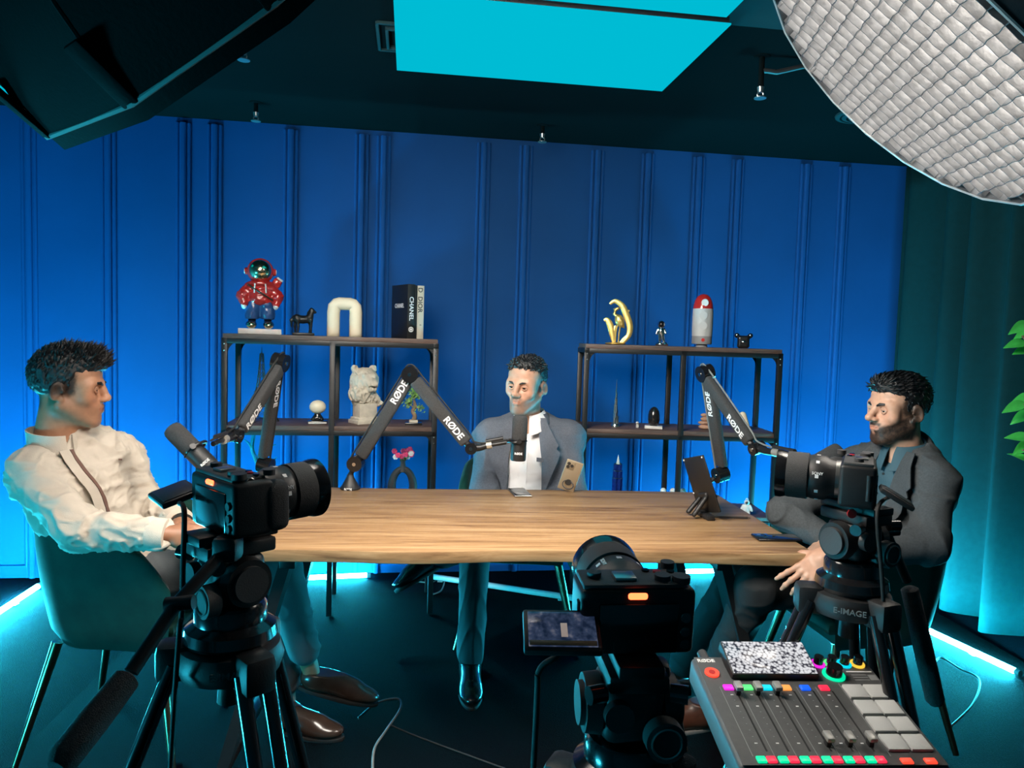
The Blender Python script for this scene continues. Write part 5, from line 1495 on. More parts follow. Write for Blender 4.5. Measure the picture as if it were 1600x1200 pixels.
mat('white_toy', (.74, .74, .72), .35, vary=.03)
mat('tan_toy', (.48, .29, .20), .55, vary=.08)
mat('leaf_green', (.05, .42, .07), .35, vary=.25, vscale=20, coat=.2)
mat('leaf_small', (.20, .36, .08), .55, vary=.3, vscale=60)
mat('bark', (.20, .14, .09), .85, vary=.3, vscale=60, bump=.5, bscale=120)
mat('pot_dark', (.03, .03, .032), .6, vary=.1)
mat('soil', (.02, .014, .01), .95, vary=.3, vscale=80)
mat('flower_pink', (.75, .05, .16), .6, vary=.2, vscale=90)
mat('flower_white', (.75, .70, .70), .6, vary=.1, vscale=90)
mat('cyan_lit_acrylic', (.10, .75, .70), .08, trans=.8, vary=.03)  # clear acrylic, the cyan light falling on it put into the colour
mat('blue_glass', (.02, .05, .30), .12, trans=.35, vary=.2, vscale=60)
mat('steel', (.55, .58, .58), .25, 1.0, vary=.08)
mat('wire_dark', (.035, .032, .028), .4, .6, vary=.1)

def face_cam(p, extra=0): return math.atan2(-(0 - p.x), (0 - p.y) * -1) * -1 + extra
def turn(p): return math.atan2(p.x, p.y) * -1          # rotation that turns local -y towards the photographer

def astronaut():
    p = onL(406, dep=.14); t = thing('astronaut_figure', 'astronaut figure with a gold visor and red jacket on a white plinth', 'figurine', p, turn(p))
    MB().box((0, 0, .0135), (.200, .11, .027), .003).build('plinth', 'marble', t)
    for s in (-1, 1):
        F = Field((-.09, -.09, .02), (.09, .07, .09), .0028); x = s * .040
        F.ell((x, -.022, .047), (.026, .040, .020), k=.01); F.cap((x * .95, .006, .045), (x * .9, .008, .078), .020, .018, k=.012); F.cut((0, 0, .028), (0, 0, -1))
        sh = solid('shoe', F, 'toy_black', t); MB().ball((x, -.042, .044), (.0225, .022, .0175), 16).build('toe_cap', 'visor_gold', sh)
    F = Field((-.10, -.08, .06), (.10, .08, .18), .003)
    for s in (-1, 1): F.cap((s * .028, 0, .15), (s * .036, .002, .094), .034, .036, k=.012)
    F.cut((0, 0, .074), (0, 0, -1)); solid('shorts', F, 'toy_blue', t, disp=lambda q: .0018 * vnoise(q * 70))
    F = Field((-.13, -.09, .12), (.13, .09, .28), .003)
    F.ell((0, 0, .195), (.062, .046, .055), k=.01); F.ell((0, 0, .165), (.058, .045, .025), k=.02)
    for s in (-1, 1): F.cap((s * .050, 0, .225), (s * .082, -.008, .185), .028, .027, k=.015); F.cap((s * .082, -.008, .185), (s * .074, -.020, .150), .026, .020, k=.012)
    F.ell((0, .0, .245), (.062, .05, .022), k=.01)
    solid('jacket', F, 'toy_red', t, disp=lambda q: .0020 * vnoise(q * np.array([60, 60, 110])))
    for s in (-1, 1):
        MB().ball((s * .073, -.024, .136), (.013, .014, .016), 14).build('glove', 'white_toy', t); MB().tube([(s * .024, -.044, .243), (s * .026, -.050, .222), (s * .027, -.050, .200)], .0034, 8).build('drawstring', 'white_toy', t)
    pts = [(-.056, -.030, .240), (-.020, -.050, .215), (.020, -.052, .190), (.058, -.035, .168)]
    MB().tube(smooth_path(pts, 6), .0075, 8, flat=.5).build('shoulder_strap', 'strap_brown', t)
    MB().ball((0, 0, .308), (.063, .060, .062), 32).build('helmet', 'toy_red', t)
    MB().ball((0, -.014, .309), (.0555, .0535, .0545), 32).build('visor', 'visor_gold', t)
    MB().torus((0, -.022, .309), .0545, .0045, 36, 8, rot=Matrix.Rotation(PI / 2, 3, 'X')).build('visor_rim', 'toy_red', t)
    for s in (-1, 1): MB().cyl((s * .056, 0, .305), (s * .072, 0, .305), .019, .016, n=20).build('ear_cup', 'toy_red', t); MB().cyl((s * .072, 0, .305), (s * .075, 0, .305), .011, n=18).build('ear_cap', 'white_toy', t)
    MB().box((.078, .030, .255), (.045, .04, .05), .014, rot=Matrix.Rotation(.5, 3, 'Y')).build('backpack', 'toy_red', t); MB().box((.092, .022, .272), (.034, .03, .010), .004, rot=Matrix.Rotation(.6, 3, 'Y')).build('backpack_flap', 'white_toy', t)
astronaut()

def horse():
    p = onL(474, dep=.10); t = thing('horse_statuette', 'small black horse statuette between the astronaut and the cream arch', 'statuette', p, turn(p))
    MB().box((0, 0, .007), (.105, .05, .014), .004).build('base', 'dark_bronze', t)
    F = Field((-.07, -.04, .005), (.08, .04, .16), .0022)
    F.ell((-.004, 0, .078), (.038, .017, .020), k=.01); F.ell((-.032, 0, .082), (.019, .018, .022), k=.01); F.ell((.028, 0, .084), (.016, .016, .023), k=.01)
    F.cap((.030, 0, .092), (.040, 0, .122), .016, .010, k=.01); F.cap((.038, 0, .126), (.056, 0, .114), .0095, .006, k=.006); F.cap((.034, 0, .126), (.035, 0, .137), .004, .001, k=.004)
    for x, y, b in ((-.036, .009, -.006), (-.028, -.009, .004), (.026, .009, .006), (.036, -.009, .0)):
        F.chain([(x, y, .075), (x + b, y, .045), (x + b * .3, y, .014)], [.0095, .0055, .005], k=.006)
    F.chain([(-.048, 0, .090), (-.058, 0, .072), (-.056, 0, .040)], [.007, .007, .003], k=.006); F.cap((.022, 0, .112), (.034, 0, .130), .006, .005, k=.006)
    solid('figure', F, 'dark_bronze', t, disp=lambda q: .0008 * vnoise(q * 160))
horse()

def arch():
    p = onL(538, dep=.13); t = thing('arch_sculpture', 'cream ceramic arch sculpture standing beside the black book', 'sculpture', p, turn(p))
    pts = [(-.054, 0, .0)] + [(-.054, 0, .03 * k) for k in range(1, 5)] + [(-.054 + .028 - .028 * math.cos(a), 0, .135 + .028 * math.sin(a)) for a in (R(30), R(60), R(90))] + [(0, 0, .163)]
    pts = pts + [(-x, y, z) for x, y, z in reversed(pts[:-1])]
    MB().tube(pts, .0315, 24).build('arch', 'cream_ceramic', t, smooth=180)
arch()

def book(label, corner, rz, w, th, h, m, marks):
    """corner: the front left lower corner of the spine; local x = thickness, y = depth of the cover"""
    t = thing('book', label, 'book', corner, rz, 'books standing on the top shelf')
    for x in (.0015, th - .0015): MB().box((x, w / 2, h / 2), (.003, w, h), .0008).build('cover', m, t)
    MB().box((th / 2, .002, h / 2), (th, .004, h), .0012).build('spine', m, t)
    MB().box((th / 2, w / 2, h / 2), (th - .007, w - .008, h - .006), 0).build('pages', 'paper', t)
    for s, size, face, u, v_, mm, rot in marks:
        if face == 'spine': M = Matrix.Translation((th / 2 + u, -.0004, v_)) @ Matrix.Rotation(PI / 2, 4, 'X') @ Matrix.Rotation(R(rot), 4, 'Z')
        else: M = Matrix.Translation((-.0004, u, v_)) @ Matrix(((0, 0, -1, 0), (-1, 0, 0, 0), (0, 1, 0, 0), (0, 0, 0, 1)))
        put_text(s, size, M, mm, t, .014, world=False)
    return t
bz = R(-32)
bd = V((math.cos(bz), math.sin(bz), 0))
c0 = onL(636, dep=.10); bt = V((math.cos(R(32)), math.sin(R(32)), 0))
bk = book('thick black book with its front cover showing, next to the cream arch', c0, R(32), .205, .040, .272, 'book_black', [('CHANEL', .030, 'cover', .105, .165, 'white_print', 0), ('CHANEL', .031, 'spine', 0, .150, 'white_print', -90)])
MB().cyl((.020, -.0002, .046), (.020, -.0012, .046), .0135, n=28).build('emblem_disc', 'white_print', bk)
for s in (-1, 1): MB().torus((.020 + s * .0032, -.0016, .046), .0062, .0013, 14, 6, rot=Matrix.Rotation(PI / 2, 3, 'X') @ Matrix.Rotation(R(45) + (PI if s > 0 else 0), 3, 'Z'), arc=R(270)).build('emblem_arc', 'ink', bk)
c1 = c0 + bt * .0415
book('very thin dark book squeezed between the black and the cream one', c1, R(32), .200, .010, .268, 'book_black', [])
c2 = c1 + bt * .0115
book('cream book with dark lettering on its spine, at the end of the row', c2, R(32), .200, .036, .268, 'book_cream', [('D  DIOR', .034, 'spine', -.004, .195, 'ink', -90), ('Z', .012, 'spine', 0, .07, 'ink', -90)])

def bust():
    p = onL(570, dep=.15, lev=1); t = thing('bear_bust', 'pale stone bust of a roaring bear on a block plinth', 'sculpture', p, turn(p) + R(30))
    b = MB(); b.box((0, 0, .010), (.135, .10, .020), .003); b.box((0, 0, .026), (.118, .088, .014), .003); b.box((0, 0, .066), (.100, .074, .072), .004); b.build('plinth', 'stone_bust', t)
    F = Field((-.10, -.12, .08), (.10, .10, .31), .003)
    F.ell((0, .01, .222), (.066, .060, .060), k=.02); F.ell((0, -.050, .205), (.034, .040, .028), k=.025); F.cap((-.03, -.045, .243), (.03, -.045, .243), .010, k=.015); F.ell((0, -.075, .210), (.013, .010, .009), k=.006)
    F.ell((0, -.048, .176), (.024, .026, .012), k=.012); F.ell((0, -.066, .190), (.020, .020, .006), k=.004, op='-')
    for s in (-1, 1): F.ell((s * .050, .018, .274), (.019, .012, .019), k=.014); F.ell((s * .051, .004, .276), (.011, .008, .011), k=.005, op='-'); F.ell((s * .026, -.036, .235), (.009, .008, .006), k=.006, op='-')
    F.cap((0, .02, .20), (-.005, .015, .125), .060, .052, k=.03); F.cap((-.050, .0, .14), (.070, -.015, .098), .022, .012, k=.02); F.ell((-.03, 0, .15), (.055, .05, .045), k=.02)
    F.chain([(.03, -.03, .14), (.075, -.035, .105)], [.016, .006], k=.01)
    def fur(q):
        r = 1 - np.abs(vnoise(q * np.array([85, 85, 24]) + 3 + 4 * q[:, [2, 0, 1]] * 6)) * 2.4
        return .0075 * r * np.maximum(sst(.225, .18, q[:, 2]), .6 * sst(.035, .052, np.abs(q[:, 0]))) + .0022 * vnoise(q * 90)
    solid('bear', F, 'stone_bust', t, disp=fur)
bust()

def eiffel():
    p = onL(408, dep=.20, lev=1); t = thing('lattice_tower', 'dark wire lattice tower model behind the folded microphone arm', 'model', p, turn(p) + R(20))
    def hw(z): return .062 * math.exp(-z * 8.5) + .0035
    zs = [0, .03, .06, .09, .13, .17, .21, .25, .29, .34]
    for sx in (-1, 1):
        for sy in (-1, 1): MB().tube([(sx * hw(z), sy * hw(z), z + .001) for z in zs], [.0045 - .008 * z for z in zs], 6).build('corner_leg', 'wire_dark', t)
    for k in range(len(zs) - 1):
        z0, z1 = zs[k], zs[k + 1]; b = MB()
        for sx, sy, tx, ty in ((-1, -1, 1, -1), (1, -1, 1, 1), (1, 1, -1, 1), (-1, 1, -1, -1)):
            b.cyl((sx * hw(z0), sy * hw(z0), z0), (tx * hw(z1), ty * hw(z1), z1), .0013, n=5); b.cyl((tx * hw(z0), ty * hw(z0), z0), (sx * hw(z1), sy * hw(z1), z1), .0013, n=5)
        b.build('lattice', 'wire_dark', t)
    for z in (.075, .145): MB().box((0, 0, z), (2 * hw(z) + .014, 2 * hw(z) + .014, .006), .001).build('platform', 'wire_dark', t)
    MB().cyl((0, 0, .335), (0, 0, .372), .0028, .0012, n=8).build('spire', 'wire_dark', t)
eiffel()

def small_figure():
    p = onL(496, dep=.10, lev=1); t = thing('round_head_figure', 'small figure with a cream ball head on a black block', 'figurine', p, turn(p))
    MB().box((0, 0, .008), (.095, .06, .016), .002).build('block', 'toy_black', t); MB().box((0, -.0306, .008), (.088, .0012, .008), 0).build('block_label', 'white_toy', t)
    F = Field((-.05, -.04, .01), (.05, .04, .06), .0022); F.ell((0, 0, .030), (.026, .020, .016), k=.008); F.ell((-.02, -.012, .024), (.012, .014, .009), k=.006); F.ell((.02, -.012, .024), (.012, .014, .009), k=.006); F.ell((0, 0, .046), (.016, .014, .012), k=.008); F.cut((0, 0, .016), (0, 0, -1))
    solid('body', F, 'toy_black', t)
    F = Field((-.07, -.05, .04), (.07, .05, .14), .0022); F.ell((0, 0, .084), (.040, .036, .034), k=.0)
    solid('head', F, 'cream_ceramic', t)
small_figure()

def bonsai():
    p = onL(646, dep=.10, lev=1); t = thing('bonsai_ornament', 'little bonsai tree ornament on a dark foot, right of the bear bust', 'ornament', p, turn(p))
    MB().box((0, 0, .006), (.085, .06, .012), .002).build('foot', 'toy_black', t); MB().box((0, 0, .019), (.045, .04, .014), .004).build('rock', 'stone_bust', t)
    MB().tube(smooth_path([(0, 0, .02), (.006, 0, .045), (-.006, .004, .07), (.008, 0, .095), (.0, 0, .125)], 5), [.013 - .0004 * k for k in range(21)], 10).build('trunk', 'bark', t)
    for e in ((-.03, 0, .11), (.03, 0, .085), (.0, 0, .15)): MB().tube([(0, 0, .085), tuple(.5 * (a + b_) for a, b_ in zip((0, 0, .09), e)), e], .0035, 6).build('branch', 'bark', t)
    rg = random.Random(4); b = MB()
    for k in range(300):
        c = rg.choice(((-.022, 0, .125), (.012, 0, .150), (-.004, 0, .170), (.030, 0, .088), (-.028, 0, .105))); q = V(c) + V((rg.gauss(0, .012), rg.gauss(0, .010), rg.gauss(0, .010))); n = V((rg.gauss(0, 1), rg.gauss(0, 1), rg.gauss(0, 1))).normalized(); s = n.orthogonal().normalized() * .0075; u = n.cross(s)
        b.add([q - s, q - u * .5, q + s, q + u * .5, q + n * .0015], [(0, 1, 4), (1, 2, 4), (2, 3, 4), (3, 0, 4), (3, 2, 1, 0)])
    tag(b.build('foliage', 'leaf_small', t, smooth=0), kind='stuff')
bonsai()

def vase():
    p = onL(628, dep=.16, lev=0); t = thing('ring_vase', 'black ring-shaped vase with pink and white flowers on the lower shelf', 'vase', p, turn(p))
    pts = [V((.055 * math.sin(a), 0, .105 - .095 * math.cos(a) + .002)) for a in [2 * PI * k / 36 for k in range(36)]]
    MB().tube(pts, [.022 + .005 * math.cos(2 * PI * k / 36) for k in range(36)], 14, closed=True).build('ring_body', 'pot_dark', t, smooth=180)
    MB().lathe([(.001, .190), (.022, .190), (.016, .215), (.013, .240), (.018, .252), (.014, .252), (.010, .235), (.001, .235)], 20).build('neck', 'pot_dark', t); MB().lathe([(.001, 0), (.040, 0), (.036, .012), (.001, .014)], 24).build('foot', 'pot_dark', t)
    rg = random.Random(9)
    for k in range(13):
        e = V((rg.uniform(-.055, .055), rg.uniform(-.03, .03), .285 + rg.uniform(-.022, .030))); MB().tube([(0, 0, .238), V((e.x * .4, e.y * .4, .262)), e], .0013, 5).build('stem', 'leaf_small', t)
        F = MB(); m = 'flower_white' if k % 4 == 1 else 'flower_pink'
        for j in range(6):
            a = 2 * PI * j / 6; F.ball(e + V((.0075 * math.cos(a), -.004, .0075 * math.sin(a))), (.0075, .004, .0075), 8)
        F.ball(e + V((0, -.006, 0)), .004, 8); F.build('blossom', m, t)
vase()

def glass_branch():
    p = onL(403, dep=.22, lev=0); t = thing('glass_ornament', 'clear acrylic branch ornament painted as cyan-lit behind the left lens', 'ornament', p, turn(p))
    t['label'] = 'clear acrylic branch ornament painted as cyan-lit on the lower shelf behind a camera lens'
    MB().lathe([(.001, 0), (.045, 0), (.045, .01), (.02, .016), (.001, .016)], 24).build('foot', 'cyan_lit_acrylic', t)
    MB().tube(smooth_path([(0, 0, .012), (-.02, 0, .09), (.012, 0, .16), (-.012, 0, .24), (-.03, 0, .30), (-.022, 0, .37)], 5), .010, 8).build('stem', 'cyan_lit_acrylic', t)
    for a, b2 in (((.012, 0, .16), (.05, 0, .20)), ((-.012, 0, .24), (.03, 0, .29)), ((-.03, 0, .30), (-.07, 0, .345)), ((.03, 0, .29), (.085, 0, .315)), ((.05, 0, .2), (.09, 0, .25)), ((-.02, 0, .09), (-.06, 0, .15))):
        MB().tube([a, tuple(.5 * (x + y) + (.006 if i == 2 else 0) for i, (x, y) in enumerate(zip(a, b2))), b2], [.007, .005, .002], 7).build('twig', 'cyan_lit_acrylic', t)
glass_branch()

def crane():
    p = onR(963, dep=.12); t = thing('gold_crane', 'golden crane statue standing among curling leaves', 'statue', p, turn(p))
    MB().ball((-.005, 0, .006), (.055, .035, .007), 20).build('base', 'gold', t)
    F = Field((-.06, -.04, .08), (.06, .04, .22), .0022)
    F.ell((.012, 0, .125), (.024, .018, .034), Matrix.Rotation(-.35, 3, 'Y'), k=.01); F.chain([(.002, 0, .145), (-.016, 0, .160), (-.012, 0, .180), (.002, 0, .190)], [.010, .0075, .0065, .007], k=.006); F.cap((.0, 0, .190), (-.024, 0, .186), .006, .0015, k=.004)
    F.chain([(.026, 0, .105), (.038, 0, .088)], [.012, .003], k=.006)
    solid('crane', F, 'gold', t, disp=lambda q: .0012 * vnoise(q * np.array([150, 150, 80])))
    for x in (-.004, .012): MB().tube([(x + .006, 0, .105), (x, 0, .06), (x - .002, 0, .008)], .0042, 8).build('leg', 'gold', t)
    def leaf(pts, w): MB().tube(smooth_path(pts, 6), [1.45 * x for x in w], 8, flatw=.25).build('curled_leaf', 'gold', t)
    def prof(n, m): return [m * (.35 + .65 * math.sin(PI * min(1, .08 + .92 * k / (n - 1)))) for k in range(n)]
    leaf([(.03, 0, .010), (.062, 0, .05), (.066, 0, .10), (.045, 0, .16), (.022, 0, .205), (-.015, 0, .228), (-.042, 0, .212)], prof(37, .012))
    leaf([(-.012, 0, .010), (-.022, 0, .05), (-.034, 0, .095), (-.052, 0, .128), (-.070, 0, .125)], prof(25, .012))
    leaf([(.02, 0, .01), (.045, 0, .035), (.064, 0, .058)], prof(13, .007)); leaf([(.04, 0, .165), (.055, 0, .178), (.062, 0, .176)], prof(13, .004)); leaf([(-.012, 0, .01), (-.015, 0, .06), (-.008, 0, .10)], prof(13, .008))
crane()

def chrome_man():
    p = onR(1032, dep=.12); t = thing('chrome_astronaut', 'tiny chrome astronaut standing on a moon-like base', 'figurine', p, turn(p))
    F = Field((-.05, -.04, 0), (.05, .04, .03), .0022)
    for k in range(9): F.ell((.028 * math.cos(k * 2.4) * (k % 3) / 2, .016 * math.sin(k * 2.4), .008 + .002 * (k % 2)), (.014, .012, .009 + .001 * k % .003), k=.006)
    F.cut((0, 0, .001), (0, 0, -1)); solid('base', F, 'chrome', t)
    F = Field((-.04, -.03, .01), (.04, .03, .15), .002)
    F.ell((0, 0, .078), (.016, .013, .020), k=.006); F.cap((-.008, 0, .062), (-.004, -.002, .022), .009, .007, k=.005); F.cap((.008, 0, .062), (.016, .0, .024), .009, .007, k=.005)
    F.cap((-.016, 0, .088), (-.024, -.004, .064), .007, .006, k=.005); F.cap((.016, 0, .088), (.024, -.004, .068), .007, .006, k=.005); solid('suit', F, 'chrome', t)
    MB().ball((0, 0, .113), .0205, 20).build('helmet', 'chrome', t); MB().ball((0, -.008, .113), .0155, 18).build('visor', 'black_gloss', t); MB().box((0, .016, .082), (.026, .014, .034), .005).build('backpack', 'chrome', t)
chrome_man()

def rocket():
    p = onR(1096, dep=.14); t = thing('toy_rocket', 'toy rocket with a red nose and pale grey body', 'toy', p, turn(p))
    MB().lathe([(.001, 0), (.030, 0), (.030, .010), (.024, .016), (.001, .016)], 30).build('foot', 'rocket_band', t)
    MB().lathe([(.001, .016), (.050, .016), (.052, .020), (.052, .058), (.001, .058)], 40).build('band', 'rocket_band', t)
    MB().lathe([(.001, .058), (.0525, .058), (.0535, .10), (.0535, .16), (.052, .202), (.001, .202)], 40).build('body', 'pale_grey', t)
    MB().lathe([(.0525, .202), (.0505, .222), (.044, .246), (.034, .264), (.020, .276), (.001, .281)], 40).build('nose', 'toy_red', t)
    MB().cyl((.008, -.034, .236), (.008, -.0535, .232), .018, n=28).build('porthole', 'white_toy', t); MB().cyl((.006, -.048, .038), (.006, -.0535, .038), .009, n=20).build('badge', 'toy_red', t)
    for z in (.165, .112): MB().cyl((.003, -.050, z), (.003, -.0545, z), .021, n=28).build('side_disc', 'pale_grey', t)
rocket()

def bear_cup():
    p = onR(1161, dep=.10); t = thing('bear_ornament', 'glossy black bear head ornament at the end of the top shelf', 'ornament', p, turn(p))
    F = Field((-.06, -.04, 0), (.06, .04, .10), .0022); F.box((0, 0, .034), (.031, .026, .033), .014, k=.0)
    for s in (-1, 1): F.ell((s * .034, 0, .068), (.013, .011, .013), k=.012)
    F.cut((0, 0, .001), (0, 0, -1)); solid('head', F, 'toy_black', t); MB().ball((0, -.026, .034), (.012, .008, .009), 14).build('muzzle', 'chrome', t)
    for s in (-1, 1): MB().ball((s * .034, -.009, .069), (.007, .005, .007), 12).build('ear', 'chrome', t)
bear_cup()

def tower(): 
    p = onR(961, dep=.12, lev=1); t = thing('silver_tower', 'slim silver skyscraper model on the middle shelf', 'model', p, turn(p))
    MB().lathe([(.001, 0), (.022, 0), (.022, .012), (.018, .018), (.001, .018)], 20).build('base', 'steel', t)
    hs = [(.016, .06), (.0135, .09), (.011, .125), (.008, .16), (.0055, .195)]; z0 = .018
    for k, (r_, z1) in enumerate(hs):
        b = MB()
        for j in range(3): a = 2 * PI * j / 3 + k * .6; b.cyl((r_ * .5 * math.cos(a), r_ * .5 * math.sin(a), z0), (r_ * .48 * math.cos(a), r_ * .48 * math.sin(a), z1 - .006 * j), r_ * .62, n=10)
        b.build('tier', 'steel', t); z0 = z1 - .02
    MB().cyl((0, 0, .185), (0, 0, .252), .0035, .0008, n=8).build('spire', 'steel', t)
tower()
def tower_blue():
    p = onR(963, dep=.16, lev=0); t = thing('blue_tower', 'dark blue glass tower model on the lower shelf, behind the propped phone', 'model', p, turn(p))
    MB().box((0, 0, .010), (.075, .06, .020), .003).build('base', 'toy_black', t)
    z0 = .02
    for r_, z1 in ((.028, .16), (.025, .20), (.021, .235)):
        b = MB()
        n = 6
        for j in range(n): a = 2 * PI * j / n; b.box((r_ * .8 * math.cos(a), r_ * .8 * math.sin(a), (z0 + z1) / 2), (.012, .012, z1 - z0), .001)
        b.cyl((0, 0, z0), (0, 0, z1), r_ * .7, n=8); b.build('tier', 'blue_glass', t)
        MB().torus((0, 0, z1), r_, .002, 16, 5).build('tier_ring', 'steel', t); z0 = z1
    MB().cyl((0, 0, .235), (0, 0, .285), .010, .001, n=8).build('spire', 'white_toy', t)
tower_blue()

def mini(label, p, kind):
    t = thing('mini_figure', label, 'figurine', p, turn(V(p)) + (R(80) if kind == 'dog' else 0), None)
    F = Field((-.06, -.05, 0), (.06, .05, .16), .0022 if kind != 'dog' else .0014)
    if kind == 'dog':
        F.ell((0, 0, .018), (.012, .007, .007), k=.004); F.ell((-.013, 0, .028), (.008, .007, .007), k=.004)
        for x in (-.008, .008):
            for y in (-.004, .004): F.cap((x, y, .016), (x, y, .003), .003, .003, k=.003)
        F.cap((.012, 0, .020), (.018, 0, .030), .002, .0015, k=.003); solid('body', F, 'white_toy', t); MB().ball((-.020, 0, .027), .0025, 8).build('nose', 'toy_black', t); return
    F.ell((0, 0, .040), (.018, .013, .020), k=.008)
    for s in (-1, 1): F.cap((s * .008, 0, .026), (s * .012, -.002, .008), .009, .008, k=.005); F.cap((s * .016, 0, .050), (s * .027, -.004, .028), .008, .007, k=.006)
    F.cut((0, 0, .001), (0, 0, -1)); solid('suit', F, 'white_toy', t); MB().ball((0, 0, .068), .0145, 18).build('helmet', 'white_toy', t); MB().ball((0, -.0065, .068), .0095, 14).build('visor', 'dark_grey_metal', t); MB().torus((0, 0, .084), .006, .0018, 14, 6, rot=Matrix.Rotation(PI / 2, 3, 'X')).build('hanging_loop', 'white_toy', t)
mini('tiny white dog figure beside the slim silver skyscraper', onR(996, dep=.10, lev=1), 'dog')
mini('white astronaut figure on the lower shelf beyond the table corner', onR(1166, dep=.05, lev=0), 'man')
def dome_ornament():
    p = onR(1021, dep=.10, lev=1); t = thing('dark_egg_ornament', 'plain dark egg-shaped ornament on a white slab', 'ornament', p, turn(p))
    MB().box((0, 0, .007), (.092, .06, .014), .002).build('slab', 'white_toy', t)
    MB().lathe([(.001, .014), (.020, .014), (.027, .026), (.031, .046), (.031, .068), (.027, .090), (.018, .106), (.008, .113), (.001, .115)], 28).build('dome', 'toy_black', t)
dome_ornament()
def fist():
    p = onR(1100, dep=.12, lev=1); t = thing('stacked_ornament', 'tan stacked-pebble ornament behind the third microphone arm', 'ornament', p, turn(p)); t['label'] = 'tan stacked-pebble ornament partly hidden by a microphone arm'
    z = 0
    for k, (r_, h) in enumerate(((.034, .024), (.030, .020), (.024, .022), (.018, .018))):
        MB().ball((.003 * (-1) ** k, 0, z + h / 2 + .0005), (r_, r_ * .8, h / 2 + .001), 16).build('pebble', 'tan_toy', t); z += h
fist()
def capsule():
    p = onR(1163, dep=.12, lev=1); t = thing('leaning_capsule', 'white capsule-shaped ornament leaning behind a microphone arm', 'ornament', p, turn(p))
    MB().lathe([(.001, 0), (.026, 0), (.026, .008), (.001, .008)], 20).build('foot', 'white_toy', t); F = Field((-.05, -.03, .0), (.05, .03, .12), .0025); F.cap((.010, 0, .024), (-.012, 0, .082), .0165, .018, k=0); solid('capsule', F, 'cream_ceramic', t)
capsule()
for px, lb in ((1035, 'white cup-sized ball figure, first of three just showing above the table edge'), (1050, 'white ball figure, middle of three just showing above the table edge'), (1066, 'white ball figure, last of three, nearest the tablet')):
    p = onR(px, dep=.12, lev=0); t = thing('ball_figure', lb, 'figurine', p, turn(p), 'white ball figures on the lower shelf')
    MB().lathe([(.001, 0), (.016, 0), (.014, .03), (.007, .07), (.007, .09), (.001, .09)], 16).build('stalk', 'white_toy', t); MB().ball((0, 0, .104), .016, 16).build('head', 'white_toy', t)

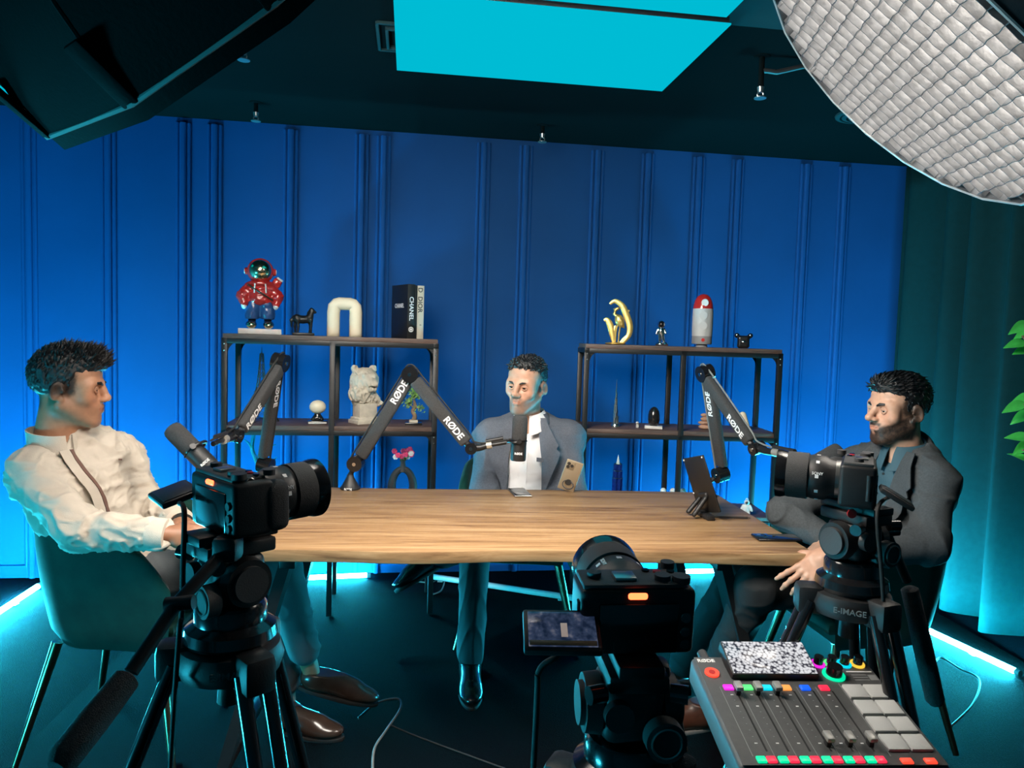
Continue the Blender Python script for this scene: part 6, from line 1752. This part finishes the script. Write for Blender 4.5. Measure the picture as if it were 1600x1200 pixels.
# ------------------------------------------------------------------ plant at the edge of the picture
def plant():
    base = V((2.12, 2.42, 0)); t = thing('leafy_plant', 'tall potted plant with bright green leaves at the edge by the curtain', 'plant', base)
    MB().lathe([(.001, 0), (.13, 0), (.16, .30), (.165, .31), (.15, .31), (.145, .28), (.001, .28)], 32).build('pot', 'pot_dark', t); MB().lathe([(.001, .27), (.144, .27), (.144, .283), (.001, .287)], 28).build('soil', 'soil', t)
    rg = random.Random(12); lm = None
    def leaf_mesh():
        L, W = .085, .040; rows = []
        for i in range(9):
            u = i / 8; w = W * math.sin(PI * u ** .8) * .5 + .0006; y = L * u; z = -.020 * u * u
            rows.append([(-w, y, z + .008 * (w / W * 2)), (-w * .5, y, z + .003 * (w / W * 2)), (0, y, z), (w * .5, y, z + .003 * (w / W * 2)), (w, y, z + .008 * (w / W * 2))])
        return MB().grid(rows, thick=.0008)
    targets = [at(1586, 537, 2.62), at(1592, 512, 2.60), at(1597, 548, 2.64), at(1583, 636, 2.58), at(1594, 652, 2.62), at(1598, 622, 2.62), at(1590, 682, 2.58), at(1597, 700, 2.62), at(1600, 520, 2.66)]
    tips = [(V((1.79, 2.60, 1.46)), 0), (V((1.80, 2.58, 1.22)), 0), (V((1.92, 2.70, 1.62)), 0), (V((1.98, 2.60, 1.35)), 0), (V((1.80, 2.57, 1.06)), 0)]
    for e, _ in tips:
        pts = smooth_path([base + V((rg.uniform(-.03, .03), rg.uniform(-.03, .03), .275)), base.lerp(e, .4) + V((.03, .02, .30)), base.lerp(e, .8) + V((.03, .03, .16)), e], 6)
        MB().tube(pts, [.007 - .004 * k / len(pts) for k in range(len(pts))], 8).build('stem', 'bark', t, world=True)
    I = root_m(t).inverted()
    def put(p, d, up):
        nonlocal lm
        if lm is None: lm = leaf_mesh().build('leaf', 'leaf_green', t, smooth=60); o = lm
        else: o = inst(lm, t)
        o.matrix_local = I @ Matrix.Translation(p) @ frame(d, up).to_4x4()
    for p in targets:
        d = V((-.9, rg.uniform(-.5, .1), rg.uniform(-.5, .15))); put(p - d.normalized() * .05, d, V((rg.uniform(-.3, .3), -.75, .7)))
    for k in range(30):
        e = tips[k % 5][0]; p = base.lerp(e, rg.uniform(.72, 1.0)) + V((rg.uniform(.0, .12), rg.uniform(-.05, .1), rg.uniform(-.04, .10)))
        if p.x < 1.80 + .0: p.x = 1.82
        put(p, V((rg.uniform(-.4, 1), rg.uniform(-1, 1), rg.uniform(-.5, .5))), V((rg.uniform(-.3, .3), rg.uniform(-.8, 0), 1)))
plant()

# ------------------------------------------------------------------ cables
def cable(label, pts, r=.0035, m='black_rubber'):
    tag(MB().tube(smooth_path(pts, 8), r, 8).build('cable', m, smooth=180), label, 'cable')
cable('black cable hanging from the camera in front of the cream shirt', [cA + V((-.070, -.004, -.004)), at(288, 800, .97), at(286, 880, .96), at(284, 960, .95), at(276, 1040, .93), V((-.44, .90, .5)), V((-.47, .86, .03)), V((-.60, .75, .006))])
cable('black cable hanging below the lit camera screen in the foreground', [cB + V((-.072, -.006, -.036)), at(870, 1025, .79), at(842, 1050, .79), at(838, 1120, .79), V((.03, .79, .6)), V((.02, .80, .03)), V((-.10, .70, .006))])
cable('black cable hanging from the camera in front of the charcoal suit', [cC + V((.042, -.030, -.02)), at(1371, 800, 1.22), at(1378, 900, 1.22), at(1384, 1000, 1.24), at(1392, 1060, 1.26), V((.66, 1.27, .4)), V((.70, 1.30, .03)), V((.80, 1.40, .006))])
g = lambda x, y: on(x, y, .006)
cable('thin black cable looping on the floor beside the brown shoe', [g(560, 1122), g(590, 1098), g(622, 1092), g(625, 1108), g(604, 1140), g(585, 1170), g(582, 1210)], .0045, 'cable_grey')
cable('thin cable lying across the rug from the loop to the foreground camera', [g(608, 1132), g(650, 1150), g(720, 1176), g(800, 1205)], .003)
cable('curled cable on the floor near the unlit white tube', [g(628, 905), g(672, 910), g(694, 900), g(690, 922), g(670, 930)], .004, 'cable_grey')
cable('tangled cable on the floor near the tube light by the curtain', [g(1430, 1030), g(1455, 1040), g(1470, 1028), g(1500, 1045), g(1530, 1062), g(1520, 1100), g(1480, 1140)], .004, 'cable_grey')
